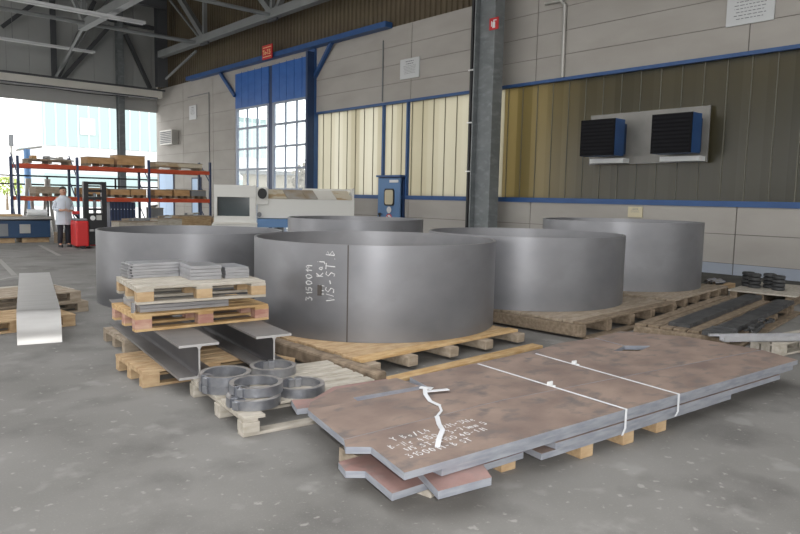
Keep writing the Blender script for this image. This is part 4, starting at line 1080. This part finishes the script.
for k, (xa, xb, mt) in enumerate(((1.2, 1.95, 'machine_tan'), (1.97, 2.75, 'cover_grey'), (2.77, 3.25, 'cover_grey'), (3.27, 4.05, 'cream'), (4.07, 4.75, 'machine_tan'))):
    sh = MB(); sk = -.22
    vs = [(xa, -.36, 1.53), (xb, -.36, 1.53), (xb+sk, .1, 1.86), (xa+sk, .1, 1.86), (xa+sk, .3, 1.5), (xb+sk, .3, 1.5)]
    sh.add(vs, [(0, 1, 2, 3), (1, 5, 2), (0, 3, 4), (2, 5, 4, 3)]); sh.build('sloped_cover', mt, mc)
MB().box(2.6, 4.8, .1, .2, 1.84, 1.92).build('cover_rail', 'machine_white', mc)
MB().box(.7, 3.5, -.55, .35, .5, .80).build('blue_bed', 'blue_door', mc)
MB().box(4.7, 4.78, -.4, .4, -.13, 1.95).build('end_post', 'machine_white', mc)
for x in (1.6, 3.6): MB().box(x-.2, x+.2, -.3, .3, -.13, .5).build('foot', 'text_grey', mc)

mc.scale = (.79, .8, .927)
# ------------------------------------------------------------------ outside
ob = empty('factory_building', (30, 78, 0), 0, 'pale teal clad factory building far outside the opening', 'building')
MB().box(-11.5, 14, -2.5, 8, 6.2, 11).build('upper_cladding', 'teal_sheet', ob)
m = MB()
for k in range(24): m.box(-11.4+k*1.06, -11.3+k*1.06, -2.56, -2.5, 6.2, 11)
m.build('cladding_ribs', 'white', ob)
MB().box(-11.5, 14, -2.4, 8, 3.4, 6.2).build('white_band', 'white_band', ob)
MB().box(-11.5, 14, -2.5, 8, 0, 3.4).build('lower_cladding', 'teal_sheet', ob)
MB().box(-8, -6.5, -2.6, -2.5, 7.5, 9.2).build('window', 'white_band', ob); MB().box(-2, 0, -2.6, -2.5, 0, 2.8).build('gate', 'white_band', ob)
po = empty('lamp_post', (10.35, 50, 0), 0, 'grey outdoor post with a dark box on top', 'post')
MB().cyl((0, 0, 0), (0, 0, 5.2), .09, 12).build('pole', 'galv', po)
MB().box(-.13, .13, -.12, .12, 4.45, 5.2).build('lamp_box', 'text_grey', po)
bc = empty('jib_crane', (10.35, 46, 0), 0, 'light blue outdoor jib column with a grey arm', 'crane')
MB().cyl((0, 0, 0), (0, 0, 4.1), .19, 16).build('column', 'blue_door', bc)
MB().bar((-.6, 0, 4.0), (.85, 0, 4.3), .15, .12).build('arm', 'galv', bc)
def tree(x, y, s, label, seed, lf='leaf'):
    t = empty('tree', (x, y, 0), 0, label, 'tree', 'trees outside the hall')
    MB().cyl((0, 0, 0), (0, 0, 2.0*s), .15*s, 10, .09*s).build('trunk', 'trunk', t)
    rnd = random.Random(seed); m = MB()
    for k in range(420):
        a = rnd.uniform(0, 6.28); b = math.acos(rnd.uniform(-.7, 1)); r = s*(1.2+.5*rnd.random())*(1 if True else 1)
        c = Vector((r*math.sin(b)*math.cos(a)*.95, r*math.sin(b)*math.sin(a)*.95, 2.5*s+r*math.cos(b)*.8))
        u = Vector((rnd.uniform(-1, 1), rnd.uniform(-1, 1), rnd.uniform(-1, 1))).normalized()*.22*s; v = u.orthogonal().normalized()*.14*s
        m.add([c-u, c+v, c+u, c-v], [(0, 1, 2, 3)])
    m.build('foliage', lf, t)
tree(12.4, 62, .7, 'bright green tree outside at the far left', 1)
tree(8.4, 64, .8, 'yellowish tree outside beyond the left picture edge', 2)
tree(23.5, 34.5, 1.0, 'bare pale tree outside behind the glazed blue door, left', 3, 'bare_twigs')
tree(25.5, 29.5, 1.1, 'pale tree outside behind the glazed blue door, right', 4, 'bare_twigs')
sd = empty('shed', (34, 42, 0), R(-30), 'low grey brown shed outside behind the glazed door', 'building')
MB().box(-10, 10, 0, 5, 0, 3.2).build('shed_wall', 'bare_twigs', sd); MB().box(-10.2, 10.2, -.3, 5.2, 3.2, 3.5).build('shed_roof', 'text_grey', sd)
# yard beside the right wall and an added unseen block keeping sky off the right-hand glass
struct(MB().box(18, 60, -30, YB, -.2, -.004).build('ground', 'yard'), 'pale yard outside the long wall', 'ground')
nb = empty('sky_blocker', (17.5, 0, 0), 0, 'unseen dark block added outside to darken the right window', 'building')
MB().box(0, 8, -20, 12.2, 0, 5.6).build('blocker_body', 'black_bar', nb)
MB().box(-.2, 8.2, -20.2, 12.4, 5.6, 5.8).build('blocker_top', 'text_grey', nb)

# ------------------------------------------------------------------ light, camera, view
wd = D.worlds.new('World'); scene.world = wd; wd.use_nodes = True
nt = wd.node_tree; bg = nt.nodes['Background']
tc = nt.nodes.new('ShaderNodeTexCoord'); sp = nt.nodes.new('ShaderNodeSeparateXYZ'); nt.links.new(tc.outputs['Generated'], sp.inputs[0])
rp = nt.nodes.new('ShaderNodeValToRGB'); e = rp.color_ramp.elements
e[0].position = .0; e[0].color = (1, .985, .955, 1); e[1].position = .6; e[1].color = (.97, .98, 1, 1)
nt.links.new(sp.outputs['Z'], rp.inputs['Fac']); nt.links.new(rp.outputs['Color'], bg.inputs['Color'])
bg.inputs['Strength'].default_value = 2.6

# the photographer's small on-camera flash
fl_ = D.lights.new('camera_flash', 'SPOT'); fl_.energy = 420; fl_.shadow_soft_size = .03; fl_.spot_size = R(110); fl_.spot_blend = .7
fo = D.objects.new('camera_flash', fl_); col.objects.link(fo)
F_, PITCH, ROLL, HEAD = 675., R(5.85), R(1.22), R(41.5)
f = Vector((math.sin(HEAD)*math.cos(PITCH), math.cos(HEAD)*math.cos(PITCH), -math.sin(PITCH)))
r0_ = Vector((math.cos(HEAD), -math.sin(HEAD), 0)); u0 = r0_.cross(f)
r_ = math.cos(ROLL)*r0_+math.sin(ROLL)*u0; u_ = -math.sin(ROLL)*r0_+math.cos(ROLL)*u0
mw = Matrix((r_, u_, -f)).transposed().to_4x4(); mw.translation = (0, 0, 1.65)
cam = D.cameras.new('Camera'); cam.sensor_width = 36; cam.lens = F_/800*36; cam.clip_end = 300
co = D.objects.new('Camera', cam); col.objects.link(co); co.matrix_world = mw
scene.camera = co
fo.matrix_world = Matrix.Translation((0.08, -.07, 1.74)) @ mw.to_3x3().to_4x4()
vs_ = scene.view_settings
vs_.view_transform = 'Standard'; vs_.look = 'None'; vs_.gamma = 1.0; vs_.use_curve_mapping = False; vs_.exposure = 0.33
